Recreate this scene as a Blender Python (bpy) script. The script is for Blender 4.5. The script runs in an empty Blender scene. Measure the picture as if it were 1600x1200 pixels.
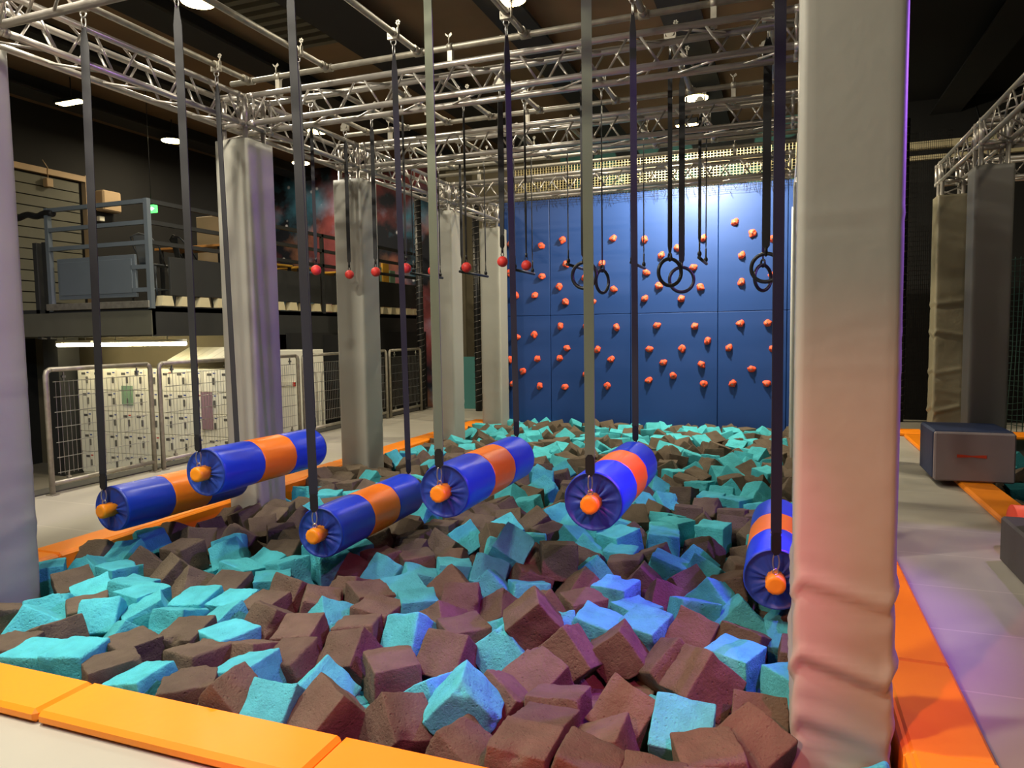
import bpy, math, random
from mathutils import Vector, Matrix, Quaternion, noise
random.seed(11)
R = math.radians
PI = math.pi
scene = bpy.context.scene
COL = scene.collection

# ------------------------------------------------------------------ camera
W_, F_ = 1600.0, 1123.0
PITCH, YAW, ROLL = .0717172, -.360496, .0147716
cp, sp, cy, sy, cr, sr = (math.cos(PITCH), math.sin(PITCH), math.cos(YAW), math.sin(YAW), math.cos(ROLL), math.sin(ROLL))
fwd = Vector((sy*cp, cy*cp, -sp)); rgt = Vector((cy, -sy, 0)); dwn = fwd.cross(rgt)
r2 = rgt*cr + dwn*sr; d2 = -rgt*sr + dwn*cr
cd = bpy.data.cameras.new('camera'); cam = bpy.data.objects.new('camera', cd); COL.objects.link(cam)
cd.sensor_fit = 'HORIZONTAL'; cd.sensor_width = 36; cd.lens = 36*F_/W_; cd.clip_end = 100; cd.clip_start = .05
m = Matrix.Identity(4)
for i, v in enumerate((r2, -d2, -fwd)):
    for j in range(3): m[j][i] = v[j]
m.translation = (0, 0, 1.6)
cam.matrix_world = m
scene.camera = cam

# ------------------------------------------------------------------ materials
MATS = {}
def srgb(c):
    return tuple(((x/255)/12.92 if x/255 <= .04045 else ((x/255+.055)/1.055)**2.4) for x in c) + (1,)
def mat(name, rgb, rough=.6, metal=0, bump=0, bscale=20, var=0, vscale=3, spec=.5, sheen=0, objvar=0, coat=0, detail=4):
    M = bpy.data.materials.new(name); M.use_nodes = True; nt = M.node_tree; N = nt.nodes; L = nt.links
    b = N['Principled BSDF']; col = srgb(rgb)
    b.inputs['Base Color'].default_value = col; b.inputs['Roughness'].default_value = rough; b.inputs['Metallic'].default_value = metal
    b.inputs['Specular IOR Level'].default_value = spec
    if coat: b.inputs['Coat Weight'].default_value = coat; b.inputs['Coat Roughness'].default_value = .25
    if sheen: b.inputs['Sheen Weight'].default_value = sheen
    tc = N.new('ShaderNodeTexCoord')
    last = None
    if var:
        n = N.new('ShaderNodeTexNoise'); n.inputs['Scale'].default_value = vscale; n.inputs['Detail'].default_value = 5
        L.new(tc.outputs['Object'], n.inputs['Vector'])
        mx = N.new('ShaderNodeMixRGB'); mx.blend_type = 'MULTIPLY'; mx.inputs[0].default_value = 1; mx.inputs[1].default_value = col
        mr = N.new('ShaderNodeMapRange'); mr.inputs[1].default_value = .3; mr.inputs[2].default_value = .7; mr.inputs[3].default_value = 1-var; mr.inputs[4].default_value = 1+var*.5
        L.new(n.outputs['Fac'], mr.inputs[0]); L.new(mr.outputs[0], mx.inputs[2]); last = mx.outputs[0]
    if objvar:
        oi = N.new('ShaderNodeObjectInfo'); hs = N.new('ShaderNodeHueSaturation')
        if last: L.new(last, hs.inputs['Color'])
        else: hs.inputs['Color'].default_value = col
        mr = N.new('ShaderNodeMapRange'); mr.inputs[3].default_value = 1-objvar; mr.inputs[4].default_value = 1+objvar
        L.new(oi.outputs['Random'], mr.inputs[0]); L.new(mr.outputs[0], hs.inputs['Value']); last = hs.outputs[0]
    if last: L.new(last, b.inputs['Base Color'])
    if bump:
        n = N.new('ShaderNodeTexNoise'); n.inputs['Scale'].default_value = bscale; n.inputs['Detail'].default_value = detail
        L.new(tc.outputs['Object'], n.inputs['Vector'])
        bp = N.new('ShaderNodeBump'); bp.inputs['Strength'].default_value = 1; bp.inputs['Distance'].default_value = bump
        L.new(n.outputs['Fac'], bp.inputs['Height']); L.new(bp.outputs[0], b.inputs['Normal'])
    MATS[name] = M
    return M
def emis(name, rgb, s):
    M = bpy.data.materials.new(name); M.use_nodes = True; nt = M.node_tree
    b = nt.nodes['Principled BSDF']; b.inputs['Base Color'].default_value = srgb(rgb)
    b.inputs['Emission Color'].default_value = srgb(rgb); b.inputs['Emission Strength'].default_value = s
    MATS[name] = M; return M
def foam(name, rgb):
    M = mat(name, rgb, .95, 0, 0, spec=.15, objvar=.14, var=.18, vscale=9)
    nt = M.node_tree; N = nt.nodes; L = nt.links; b = N['Principled BSDF']; tc = [n for n in N if n.type == 'TEX_COORD'][0]
    n1 = N.new('ShaderNodeTexNoise'); n1.inputs['Scale'].default_value = 60; n1.inputs['Detail'].default_value = 6; n1.inputs['Roughness'].default_value = .7
    v = N.new('ShaderNodeTexVoronoi'); v.inputs['Scale'].default_value = 34; v.inputs['Randomness'].default_value = 1
    L.new(tc.outputs['Object'], n1.inputs['Vector']); L.new(tc.outputs['Object'], v.inputs['Vector'])
    mr = N.new('ShaderNodeMapRange'); mr.inputs[1].default_value = .05; mr.inputs[2].default_value = .22; mr.inputs[3].default_value = 0; mr.inputs[4].default_value = .35
    L.new(v.outputs['Distance'], mr.inputs[0])
    ad = N.new('ShaderNodeMath'); ad.operation = 'ADD'; L.new(n1.outputs['Fac'], ad.inputs[0]); L.new(mr.outputs[0], ad.inputs[1])
    bp = N.new('ShaderNodeBump'); bp.inputs['Strength'].default_value = 1; bp.inputs['Distance'].default_value = .013
    L.new(ad.outputs[0], bp.inputs['Height']); L.new(bp.outputs[0], b.inputs['Normal'])
    return M
foam('foam_turquoise', (84, 190, 200)); foam('foam_charcoal', (106, 93, 78))
mat('pad_grey', (158, 156, 146), .5, bump=.003, bscale=6, var=.04, vscale=2)
mat('pad_grey_shaded', (112, 110, 104), .5, bump=.003, bscale=6); mat('pad_grey_back', (122, 114, 92), .5, bump=.01, bscale=5, var=.05)  # first one: the grey pad darkened for the dim right side
mat('vinyl_orange', (255, 144, 16), .42, bump=.0015, bscale=9, var=.05, vscale=1.5)
mat('vinyl_blue', (22, 62, 200), .36, bump=.002, bscale=8, coat=.15)
mat('vinyl_blue_end', (34, 66, 160), .5, bump=.004, bscale=14)
mat('log_orange', (255, 132, 16), .38, bump=.0015, bscale=14, coat=.1)
mat('core_orange', (255, 150, 16), .45, bump=.002, bscale=30)
mat('webbing', (38, 38, 40), .75, bump=.0008, bscale=300, objvar=.15)
mat('webbing_green', (112, 118, 100), .75, bump=.0008, bscale=300)
mat('black_plastic', (26, 26, 27), .4)
mat('black_metal', (30, 31, 33), .45, var=.1)
mat('steel', (190, 188, 184), .32, 1, bump=.0005, bscale=60)
mat('aluminium', (190, 184, 176), .38, .75, bump=.0006, bscale=40, var=.1, vscale=4)
mat('galvanised', (170, 164, 150), .5, .7, bump=.0008, bscale=60, var=.22, vscale=14)
mat('rubber_red', (214, 54, 48), .55, bump=.0006, bscale=90)
mat('hold_orange', (238, 88, 52), .6, bump=.002, bscale=50, objvar=.08)
mat('climb_blue', (24, 60, 122), .5, bump=.0006, bscale=6, var=.05, vscale=1)
mat('climb_seam', (14, 40, 96), .7)
mat('bolt', (150, 145, 140), .35, .8)
mat('wood', (150, 98, 50), .6, bump=.001, bscale=20, var=.2)
mat('wood_orange', (205, 140, 70), .55, var=.15)
mat('dark_wall', (25, 24, 22), .85, var=.2, vscale=1)
mat('olive_wall', (96, 88, 68), .8, var=.12, vscale=1.2)
mat('ceiling_brown', (128, 104, 76), .9, var=.16, vscale=1)
mat('beam_black', (34, 34, 33), .8, var=.1)
mat('hall_floor', (128, 122, 110), .6, var=.1)
mat('platform_edge', (60, 58, 54), .7)
mat('pit_lining', (24, 26, 25), .9)
mat('mezz_grey', (98, 106, 112), .5, var=.05)
mat('mezz_dark', (42, 42, 40), .7, var=.1)
mat('mezz_olive', (92, 90, 76), .7, var=.08)
mat('cream', (214, 200, 160), .6, var=.05)
mat('locker_white', (236, 232, 214), .5, var=.02)
mat('locker_dark', (90, 88, 84), .4)
mat('sticker_blue', (60, 80, 150), .6); mat('sticker_red', (200, 50, 40), .6)
mat('chair_grey', (96, 98, 98), .4, .3)
mat('box_grey', (136, 124, 126), .6, bump=.001, bscale=12, var=.05)
mat('box_blue', (30, 46, 84), .55, bump=.002, bscale=12)
mat('handle_red', (190, 62, 34), .7)
mat('step_dark', (74, 70, 66), .7, bump=.001, bscale=20, var=.08)
mat('roller_red', (240, 70, 36), .45)
mat('plastic_white', (222, 218, 200), .5)
mat('beige', (176, 150, 116), .7, var=.08)
mat('net_black', (16, 16, 16), .8)
mat('mesh_cream', (226, 210, 160), .5, .2)
mat('board_yellow', (214, 160, 50), .6); mat('board_green', (130, 160, 130), .6)
mat('teal_panel', (70, 130, 125), .7)
mat('poster_purple', (150, 120, 130), .5)
emis('lamp_warm', (255, 226, 150), 30); emis('lamp_tube', (255, 240, 196), 38); mat('teal_net', (34, 66, 60), .8)
emis('exit_green', (90, 235, 110), 2.2); emis('exit_white', (235, 255, 235), 3)
emis('led_violet', (150, 60, 255), 4); emis('led_blue', (90, 150, 255), 4); emis('led_red', (255, 60, 60), 4)

def floor_mat():
    M = mat('floor_mats', (172, 166, 152), .55, bump=.002, bscale=7, var=.05, vscale=1.2)
    nt = M.node_tree; N = nt.nodes; L = nt.links; b = N['Principled BSDF']; tc = [n for n in N if n.type == 'TEX_COORD'][0]
    bt = N.new('ShaderNodeTexBrick'); bt.offset = 0; bt.inputs['Scale'].default_value = 1; bt.inputs['Mortar Size'].default_value = .006
    bt.inputs['Brick Width'].default_value = 60.0; bt.inputs['Row Height'].default_value = .71
    bt.inputs['Color1'].default_value = bt.inputs['Color2'].default_value = (1, 1, 1, 1); bt.inputs['Mortar'].default_value = (1.25, 1.25, 1.25, 1)
    mp = N.new('ShaderNodeMapping'); mp.inputs['Location'].default_value = (.62, 0.0, 0)
    L.new(tc.outputs['Object'], mp.inputs[0]); L.new(mp.outputs[0], bt.inputs['Vector'])
    src = b.inputs['Base Color'].links[0].from_socket
    mx = N.new('ShaderNodeMixRGB'); mx.blend_type = 'MULTIPLY'; mx.inputs[0].default_value = 1
    L.new(src, mx.inputs[1]); L.new(bt.outputs['Color'], mx.inputs[2]); L.new(mx.outputs[0], b.inputs['Base Color'])
floor_mat()

def mural_mat():
    M = bpy.data.materials.new('mural_space'); M.use_nodes = True; nt = M.node_tree; N = nt.nodes; L = nt.links; b = N['Principled BSDF']
    b.inputs['Roughness'].default_value = .8
    tc = N.new('ShaderNodeTexCoord')
    def ns(sc, det=6, off=0):
        n = N.new('ShaderNodeTexNoise'); n.inputs['Scale'].default_value = sc; n.inputs['Detail'].default_value = det
        mp = N.new('ShaderNodeMapping'); mp.inputs['Location'].default_value = (off, off*1.7, off)
        L.new(tc.outputs['Object'], mp.inputs[0]); L.new(mp.outputs[0], n.inputs['Vector']); return n.outputs['Fac']
    def ramp(f, stops):
        r = N.new('ShaderNodeValToRGB'); e = r.color_ramp.elements
        e[0].position, e[0].color = stops[0]; e[1].position, e[1].color = stops[1]
        for p, c in stops[2:]:
            x = e.new(p); x.color = c
        L.new(f, r.inputs[0]); return r.outputs[0]
    def add(a, c, t='ADD', f=1):
        mx = N.new('ShaderNodeMixRGB'); mx.blend_type = t; mx.inputs[0].default_value = f; L.new(a, mx.inputs[1]); L.new(c, mx.inputs[2]); return mx.outputs[0]
    K = (0, 0, 0, 1)
    red = ramp(ns(.55, 6, 1), [(.48, K), (.68, (.42, .08, .07, 1))])
    org = ramp(ns(.9, 6, 4), [(.55, K), (.74, (.36, .15, .07, 1))])
    blu = ramp(ns(.8, 7, 8), [(.48, (.006, .008, .016, 1)), (.7, (.1, .36, .55, 1))])
    v = N.new('ShaderNodeTexVoronoi'); v.inputs['Scale'].default_value = 2.4; L.new(tc.outputs['Object'], v.inputs['Vector'])
    st = ramp(v.outputs['Distance'], [(.05, (.9, .85, .9, 1)), (.14, K)])
    o = add(add(red, blu), add(org, st))
    L.new(o, b.inputs['Base Color']); MATS['mural_space'] = M
    # dark wall with teal discs
    M = bpy.data.materials.new('mural_discs'); M.use_nodes = True; nt = M.node_tree; N = nt.nodes; L = nt.links; b = N['Principled BSDF']; b.inputs['Roughness'].default_value = .8
    tc = N.new('ShaderNodeTexCoord'); v = N.new('ShaderNodeTexVoronoi'); v.inputs['Scale'].default_value = 1.3; v.inputs['Randomness'].default_value = .6
    mp = N.new('ShaderNodeMapping'); mp.inputs['Scale'].default_value = (1, .01, 1); L.new(tc.outputs['Object'], mp.inputs[0]); L.new(mp.outputs[0], v.inputs['Vector'])
    r = N.new('ShaderNodeValToRGB'); e = r.color_ramp.elements; e[0].position = .36; e[0].color = (.06, .19, .17, 1); e[1].position = .39; e[1].color = (.012, .014, .013, 1)
    L.new(v.outputs['Distance'], r.inputs[0]); L.new(r.outputs[0], b.inputs['Base Color']); MATS['mural_discs'] = M
mural_mat()

# ------------------------------------------------------------------ mesh builder
def frame(z, up=Vector((0, 0, 1))):
    z = Vector(z).normalized()
    if abs(z.dot(up)) > .99: up = Vector((0, 1, 0))
    x = up.cross(z).normalized(); y = z.cross(x)
    return x, y, z
class MB:
    def __init__(s): s.v = []; s.f = []; s.m = []; s.s = []
    def face(s, f, mi=0, sm=False): s.f.append(tuple(f)); s.m.append(mi); s.s.append(sm)
    def box(s, a, b, mi=0, ch=0):
        x0, y0, z0 = a; x1, y1, z1 = b
        if ch:
            c = ch; X = ((x0, x1), (y0, y1), (z0, z1)); k = len(s.v); idx = {}
            for i in (0, 1):
                for j in (0, 1):
                    for l in (0, 1):
                        for ax in (0, 1, 2):
                            p = [X[0][i], X[1][j], X[2][l]]
                            for q in (0, 1, 2):
                                if q != ax: p[q] += c*(1-2*(i, j, l)[q])
                            idx[(i, j, l, ax)] = len(s.v); s.v.append(tuple(p))
            def F(l):
                cen = Vector(((x0+x1)/2, (y0+y1)/2, (z0+z1)/2)); P = [Vector(s.v[i]) for i in l]
                n = (P[1]-P[0]).cross(P[2]-P[0])
                if n.dot(sum(P, Vector())/len(P)-cen) < 0: l = l[::-1]
                s.face(l, mi)
            for ax in (0, 1, 2):
                o = [q for q in (0, 1, 2) if q != ax]
                for e in (0, 1):
                    l = []
                    for (u, w) in ((0, 0), (1, 0), (1, 1), (0, 1)):
                        t = [0, 0, 0]; t[ax] = e; t[o[0]] = u; t[o[1]] = w; l.append(idx[(*t, ax)])
                    F(l)
                for u in (0, 1):
                    for w in (0, 1):
                        t0 = [0, 0, 0]; t1 = [0, 0, 0]; t0[o[0]] = t1[o[0]] = u; t0[o[1]] = t1[o[1]] = w; t1[ax] = 1
                        F([idx[(*t0, o[0])], idx[(*t1, o[0])], idx[(*t1, o[1])], idx[(*t0, o[1])]])
            for i in (0, 1):
                for j in (0, 1):
                    for l in (0, 1): F([idx[(i, j, l, 0)], idx[(i, j, l, 1)], idx[(i, j, l, 2)]])
            return s
        k = len(s.v)
        s.v += [(x0, y0, z0), (x1, y0, z0), (x1, y1, z0), (x0, y1, z0), (x0, y0, z1), (x1, y0, z1), (x1, y1, z1), (x0, y1, z1)]
        for f in ((0, 3, 2, 1), (4, 5, 6, 7), (0, 1, 5, 4), (1, 2, 6, 5), (2, 3, 7, 6), (3, 0, 4, 7)): s.face([k+i for i in f], mi)
        return s
    def obox(s, c, ax, ay, az, mi=0):
        c = Vector(c); k = len(s.v)
        for z in (-1, 1):
            for x, y in ((-1, -1), (1, -1), (1, 1), (-1, 1)): s.v.append(tuple(c+ax*x+ay*y+az*z))
        for f in ((0, 3, 2, 1), (4, 5, 6, 7), (0, 1, 5, 4), (1, 2, 6, 5), (2, 3, 7, 6), (3, 0, 4, 7)): s.face([k+i for i in f], mi)
        return s
    def tube(s, p0, p1, r, n=10, mi=0, r1=None, cap=True):
        p0, p1 = Vector(p0), Vector(p1); r1 = r if r1 is None else r1; x, y, z = frame(p1-p0); k = len(s.v)
        for p, rr in ((p0, r), (p1, r1)):
            for i in range(n):
                a = 2*PI*i/n; s.v.append(tuple(p+x*math.cos(a)*rr+y*math.sin(a)*rr))
        for i in range(n): j = (i+1) % n; s.face((k+i, k+j, k+n+j, k+n+i), mi, True)
        if cap: s.face([k+n-1-i for i in range(n)], mi); s.face([k+n+i for i in range(n)], mi)
        return s
    def path(s, pts, r, n=8, mi=0, closed=False):
        pts = [Vector(p) for p in pts]; k = len(s.v); N = len(pts); px = None
        for i, p in enumerate(pts):
            a = pts[(i-1) % N] if (closed or i) else p; b = pts[(i+1) % N] if (closed or i < N-1) else p
            t = (b-a).normalized()
            if px is None: x, y, _ = frame(t)
            else:
                x = (px-t*px.dot(t)).normalized(); y = t.cross(x)
            px = x
            for q in range(n):
                an = 2*PI*q/n; s.v.append(tuple(p+x*math.cos(an)*r+y*math.sin(an)*r))
        for i in range(N if closed else N-1):
            i2 = (i+1) % N
            for q in range(n): q2 = (q+1) % n; s.face((k+i*n+q, k+i*n+q2, k+i2*n+q2, k+i2*n+q), mi, True)
        if not closed: s.face([k+n-1-q for q in range(n)], mi); s.face([k+(N-1)*n+q for q in range(n)], mi)
        return s
    def ball(s, c, r, n=16, mi=0, sc=(1, 1, 1), fn=None):
        k = len(s.v); h = n//2; c = Vector(c)
        for i in range(h+1):
            t = PI*i/h
            for j in range(n):
                a = 2*PI*j/n; d = Vector((math.sin(t)*math.cos(a), math.sin(t)*math.sin(a), math.cos(t)))
                rr = r*(fn(d) if fn else 1); s.v.append(tuple(c+Vector((d.x*sc[0], d.y*sc[1], d.z*sc[2]))*rr))
        for i in range(h):
            for j in range(n): j2 = (j+1) % n; s.face((k+i*n+j, k+(i+1)*n+j, k+(i+1)*n+j2, k+i*n+j2), mi, True)
        return s
    def rings(s, rings, mi=0, sm=True, cap=(True, True)):
        k = len(s.v); n = len(rings[0])
        for r in rings: s.v += [tuple(p) for p in r]
        for i in range(len(rings)-1):
            for j in range(n): j2 = (j+1) % n; s.face((k+i*n+j, k+i*n+j2, k+(i+1)*n+j2, k+(i+1)*n+j), mi, sm)
        if cap[0]: s.face([k+n-1-j for j in range(n)], mi)
        if cap[1]: s.face([k+(len(rings)-1)*n+j for j in range(n)], mi)
        return s
    def mesh(s, name, mats):
        me = bpy.data.meshes.new(name); me.from_pydata(s.v, [], s.f)
        for mm in (mats if isinstance(mats, (list, tuple)) else [mats]): me.materials.append(MATS[mm])
        me.polygons.foreach_set('material_index', s.m); me.polygons.foreach_set('use_smooth', s.s); me.update(); return me
    def build(s, name, mats, parent=None, loc=None):
        return put(name, s.mesh(name, mats), parent, loc)
def put(name, me, parent=None, loc=None, rot=None, scale=None):
    o = bpy.data.objects.new(name, me); COL.objects.link(o)
    if parent: o.parent = parent
    if loc is not None: o.location = loc
    if rot is not None: o.rotation_euler = rot
    if scale is not None: o.scale = scale
    return o
def tag(o, label, cat, group=None):
    o['label'] = label; o['category'] = cat
    if group: o['group'] = group
    return o
def thing(name, label, cat, loc=(0, 0, 0), rz=0, group=None):
    o = bpy.data.objects.new(name, None); COL.objects.link(o); o.location = loc; o.rotation_euler = (0, 0, rz); o.empty_display_size = .1
    return tag(o, label, cat, group)
def struct(name, mb, mats):
    o = mb.build(name, mats); o['kind'] = 'structure'; return o
def copy_tree(o, parent=None):
    c = o.copy(); COL.objects.link(c)
    if parent: c.parent = parent
    for ch in list(o.children): copy_tree(ch, c)
    return c
ORD = ['first', 'second', 'third', 'fourth', 'fifth', 'sixth', 'seventh', 'eighth', 'ninth', 'tenth', 'eleventh', 'twelfth', 'thirteenth', 'fourteenth', 'fifteenth', 'sixteenth', 'seventeenth', 'eighteenth', 'nineteenth', 'twentieth']

# ------------------------------------------------------------------ setting
PX0, PX1, PY0, PY1 = -4.87, .45, 2.27, 12.2      # foam pit
b = MB()
def slab(x0, x1, y0, y1, z, mi, bm=b, d=.35): bm.box((x0, y0, z-d), (x1, y1, z), mi)
slab(-7.15, PX0, -2, 13.9, 0, 0); slab(PX1, 1.95, -2, 13.9, 0, 0); slab(PX0, PX1, -2, PY0, 0, 0)
slab(1.95, 7, -2, 6.4, 0, 0); slab(PX0, PX1, PY1, 13.9, -.0, 0); slab(1.95, 7, 12.2, 13.9, 0, 0)
struct('floor', b, ['floor_mats'])
b = MB(); b.box((PX0-.02, PY0-.02, -.62), (PX1+.02, PY1+.02, -.37)); b.box((1.93, 6.38, -.62), (7, 12.22, -.37)); struct('floor', b, ['pit_lining'])
b = MB(); b.box((-7.32, -2, -.75), (-7.15, 13.9, -.03), 0); b.box((-7.36, -2, -.06), (-7.1, 13.9, .012), 1); struct('trim_1', b, ['platform_edge', 'platform_edge'])
b = MB(); b.box((-13.4, -2, -.9), (-7.3, 16.5, -.75)); b.box((-7.4, 13.9, -.9), (8, 16.5, -.75)); struct('floor', b, ['hall_floor'])
b = MB(); b.box((-13.4, 16.4, -.9), (-8.2, 16.6, 6.3), 0); b.box((-8.2, 16.4, -.9), (-4.9, 16.6, 6.3), 1); b.box((-4.9, 16.4, -.9), (1.2, 16.6, 6.3), 2); b.box((1.2, 16.4, -.9), (8, 16.6, 6.3), 3)
struct('wall_back', b, ['mural_space', 'olive_wall', 'mural_discs', 'dark_wall'])
b = MB(); b.box((-13.4, -2, -.9), (-13.2, 16.5, 6.3)); struct('wall_left', b, ['dark_wall'])
b = MB(); b.box((8, -2, -.9), (8.2, 16.5, 6.3)); struct('wall_right', b, ['dark_wall'])
b = MB(); b.box((-13.4, -1, 6.02), (.9, 16.6, 6.2), 0); b.box((.9, -1, 6.02), (8.2, 16.6, 6.2), 1)
struct('ceiling', b, ['ceiling_brown', 'dark_wall'])
for i, x in enumerate((-11.9, -9.75, -7.65, -5.5, -3.4, -1.3, .8, 2.9, 5)):
    b = MB(); w = .26 if i != 3 else .42
    b.box((x-w, -1, 5.72), (x+w, 16.4, 5.76)); b.box((x-.06, -1, 5.76), (x+.06, 16.4, 6.02)); struct('trim_%d' % (i+2), b, ['beam_black'])
# rusty deck ribs between two beams
b = MB()
for k in range(9): b.box((-7.1, 7.6+k*.22, 5.95), (-6.1, 7.7+k*.22, 6.02))
struct('trim_12', b, ['mezz_olive'])
# white rail high on the far right wall
b = MB(); b.box((1.2, 16.25, 5.06), (8, 16.4, 5.2)); b.box((1.2, 16.3, 4.86), (8, 16.4, 4.94)); struct('trim_13', b, ['cream'])
# shutter and pier on the left wall
b = MB()
for k in range(13): b.box((-13.2, 6.4, 2.1+k*.2), (-13.15, 10.6, 2.28+k*.2))
b.box((-13.2, 6.4, 4.72), (-13.08, 10.7, 4.83), 1); b.box((-13.2, 10.7, 2.1), (-13.08, 10.82, 4.85), 1)
struct('door_1', b, ['mezz_olive', 'beige'])

# ------------------------------------------------------------------ kerb pads
def pad(a, c, label):
    b = MB(); b.box(a, c, 0, .018); return tag(b.build('kerb_pad', ['vinyl_orange']), label, 'padding', 'orange kerb pads around the foam pits')
fx = [-4.85, -2.89, -1.57, -.2, .42]
fl = ['orange padded kerb at the left end of the front edge, below the leftmost column', 'orange padded kerb slab along the bottom left of the photo, second from the left column',
      'orange padded kerb slab at the bottom centre of the front pit edge', 'orange padded kerb slab of the front pit edge running up to the big right column']
for i in range(4): pad((fx[i]+.003, 1.99, .0), (fx[i+1]-.003, 2.27, .06), fl[i])
ly = [2.27, 3.6, 5.5, 7.35, 9.7, 11.75]
ll = ['orange padded kerb on the left pit edge beside the leftmost grey column', 'orange padded kerb on the left pit edge below the lowest, leftmost hanging log', 'orange padded kerb on the left pit edge between the second and third grey columns',
      'orange padded kerb on the left pit edge between the third and fourth grey columns', 'orange padded kerb on the left pit edge running back towards the blue climbing wall']
for i in range(5):
    b = MB(); b.box((-5.15, ly[i]+.003, 0), (-4.87, ly[i+1]-.003, .06), 0, .015); b.box((-4.885, ly[i]+.003, -.14), (-4.85, ly[i+1]-.003, .05), 0, .012)
    tag(b.build('kerb_pad', ['vinyl_orange']), ll[i], 'padding', 'orange kerb pads around the foam pits')
ry = [1.98, 2.84, 3.66, 5.2, 7.2, 9.6, 11.75]
rl = ['raised orange corner pad at the bottom right foot of the big grey column', 'orange padded kerb right of the big column, lit deep red, nearest full slab', 'orange padded kerb right of the big column, second slab with a bright orange middle',
      'orange padded kerb behind the big right column, level with the hanging logs', 'orange padded kerb hidden behind the big right column, third from the back', 'orange padded kerb on the right pit edge nearest the climbing wall']
for i in range(6):
    z = .078 if i == 0 else .06
    b = MB(); b.box((.45, ry[i]+.003, 0), (.73, ry[i+1]-.003, z), 0, .015); b.box((.43, ry[i]+.003, -.3), (.465, ry[i+1]-.003, z-.01), 0, .012)
    tag(b.build('kerb_pad', ['vinyl_orange']), rl[i], 'padding', 'orange kerb pads around the foam pits')
pad((1.65, 6.4, 0), (1.95, 8.45, .06), 'orange kerb pad passing under the grey block on the right walkway')
pad((1.65, 8.46, 0), (1.95, 11.6, .06), 'orange kerb pad on the far side of the grey block, right walkway')
pad((.75, 11.75, 0), (1.95, 12.2, .06), 'orange cross pad closing the far end of the right walkway')
pad((1.96, 11.75, 0), (4.5, 12.2, .06), 'orange pad at the far end of the second pit, seen past the right columns')

# ------------------------------------------------------------------ padded columns
def cover_mesh(w, h, z0, z1, folds, seed, top_open=True, zs=70, mat_='pad_grey', amp=1.0):
    n_side = 10; rad = .03; hw, hh = w/2, h/2; ring = []
    cs = [(hw-rad, hh-rad, 0), (-hw+rad, hh-rad, 90), (-hw+rad, -hh+rad, 180), (hw-rad, -hh+rad, 270)]
    for i, (cx, cyy, a0) in enumerate(cs):
        for k in range(5):
            a = R(a0+k*22.5); ring.append((cx+rad*math.cos(a), cyy+rad*math.sin(a), math.cos(a), math.sin(a)))
        nx = cs[(i+1) % 4]; a = R(a0+90); p = (cx+rad*math.cos(a), cyy+rad*math.sin(a)); q = (nx[0]+rad*math.cos(a), nx[1]+rad*math.sin(a))
        for k in range(1, n_side):
            t = k/n_side; ring.append((p[0]*(1-t)+q[0]*t, p[1]*(1-t)+q[1]*t, math.cos(a), math.sin(a)))
    b = MB(); rings = []
    for j in range(zs+1):
        t = j/zs; z = z0+(z1-z0)*(t**1.25); r_ = []
        for (x, y, nx, ny) in ring:
            u = (x*ny*-1 + y*nx)                      # coordinate along the face
            d = noise.noise(Vector((x*3+seed, y*3, z*.9)))*.0016
            low = math.exp(-max(0, z-.1)/.55)
            f = noise.noise(Vector((u*2.2+seed*3+nx*5, ny*4, z*11+u*3)))
            d += (.12-abs(f))*.016*low*amp
            d += noise.noise(Vector((u*4+seed+nx*7, ny*3, z*24+u*6)))*.005*low*amp
            for (fz, sl, wd, am) in folds:
                q = (z-fz-sl*u)/wd; d += am*math.exp(-q*q)*(1 if q > 0 else 1)-am*.7*math.exp(-((q+1.4)**2))
            r_.append((x+nx*d, y+ny*d, z))
        rings.append(r_)
    b.rings(rings)
    return b.mesh('pad_cover', mat_)
def column(xc, yc, label, seed, folds=(), w=.37, ztop=3.37, mat_='pad_grey', zbot=-.36, amp=1.0, stub=3.5):
    t = thing('padded_column', label, 'column', (xc, yc, zbot), 0, 'grey padded truss columns')
    c = put('pad_cover', cover_mesh(w, w, 0, ztop-zbot, [(a-zbot, s_, w_, m_) for a, s_, w_, m_ in folds], seed, mat_=mat_, amp=amp, zs=150 if amp > 1.3 else 70), t)
    for sx in (-1, 1):
        for sy_ in (-1, 1): MB().tube((sx*.12, sy_*.12, ztop-zbot-.6), (sx*.12, sy_*.12, stub-zbot-.02), .024, 12).build('truss_leg', ['aluminium'], t)
    for sx, sy_, ex, ey in ((-1, -1, 1, -1), (1, -1, 1, 1), (1, 1, -1, 1), (-1, 1, -1, -1)):
        MB().tube((sx*.12, sy_*.12, ztop-zbot+.02), (ex*.12, ey*.12, stub-zbot-.09), .009, 8).build('brace', ['aluminium'], t)
    return t
LY = [3.015, 5.49, 7.33, 9.71, 11.6]
LLAB = ['grey padded column at the left edge of the photo, tinted pink', 'grey padded column second from the left, behind the second hanging log', 'grey padded column third from the left, with creased foot among dark cubes',
        'grey padded column fourth from the left, beyond the fourth hanging log', 'narrow grey padded column against the left edge of the blue climbing wall']
for i, y in enumerate(LY): column(-4.68, y, LLAB[i], i*3.3+1, folds=((.55, .1, .02, .004), (1.1, -.08, .02, .0015)) if i else ((.4, .2, .04, .007), (.75, .1, .03, .005), (1.3, .1, .03, .003)))
column(.222, 3.035, 'huge grey padded column in the right foreground with deep folds near its foot', 7.7,
       folds=((.62, -.26, .03, .013), (.33, -.3, .034, .016), (.1, -.2, .05, .008), (2.0, .08, .016, .003), (1.45, 0, .02, .0015), (1.62, .25, .02, .0015)), w=.352, ztop=3.37, amp=1.51)
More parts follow.
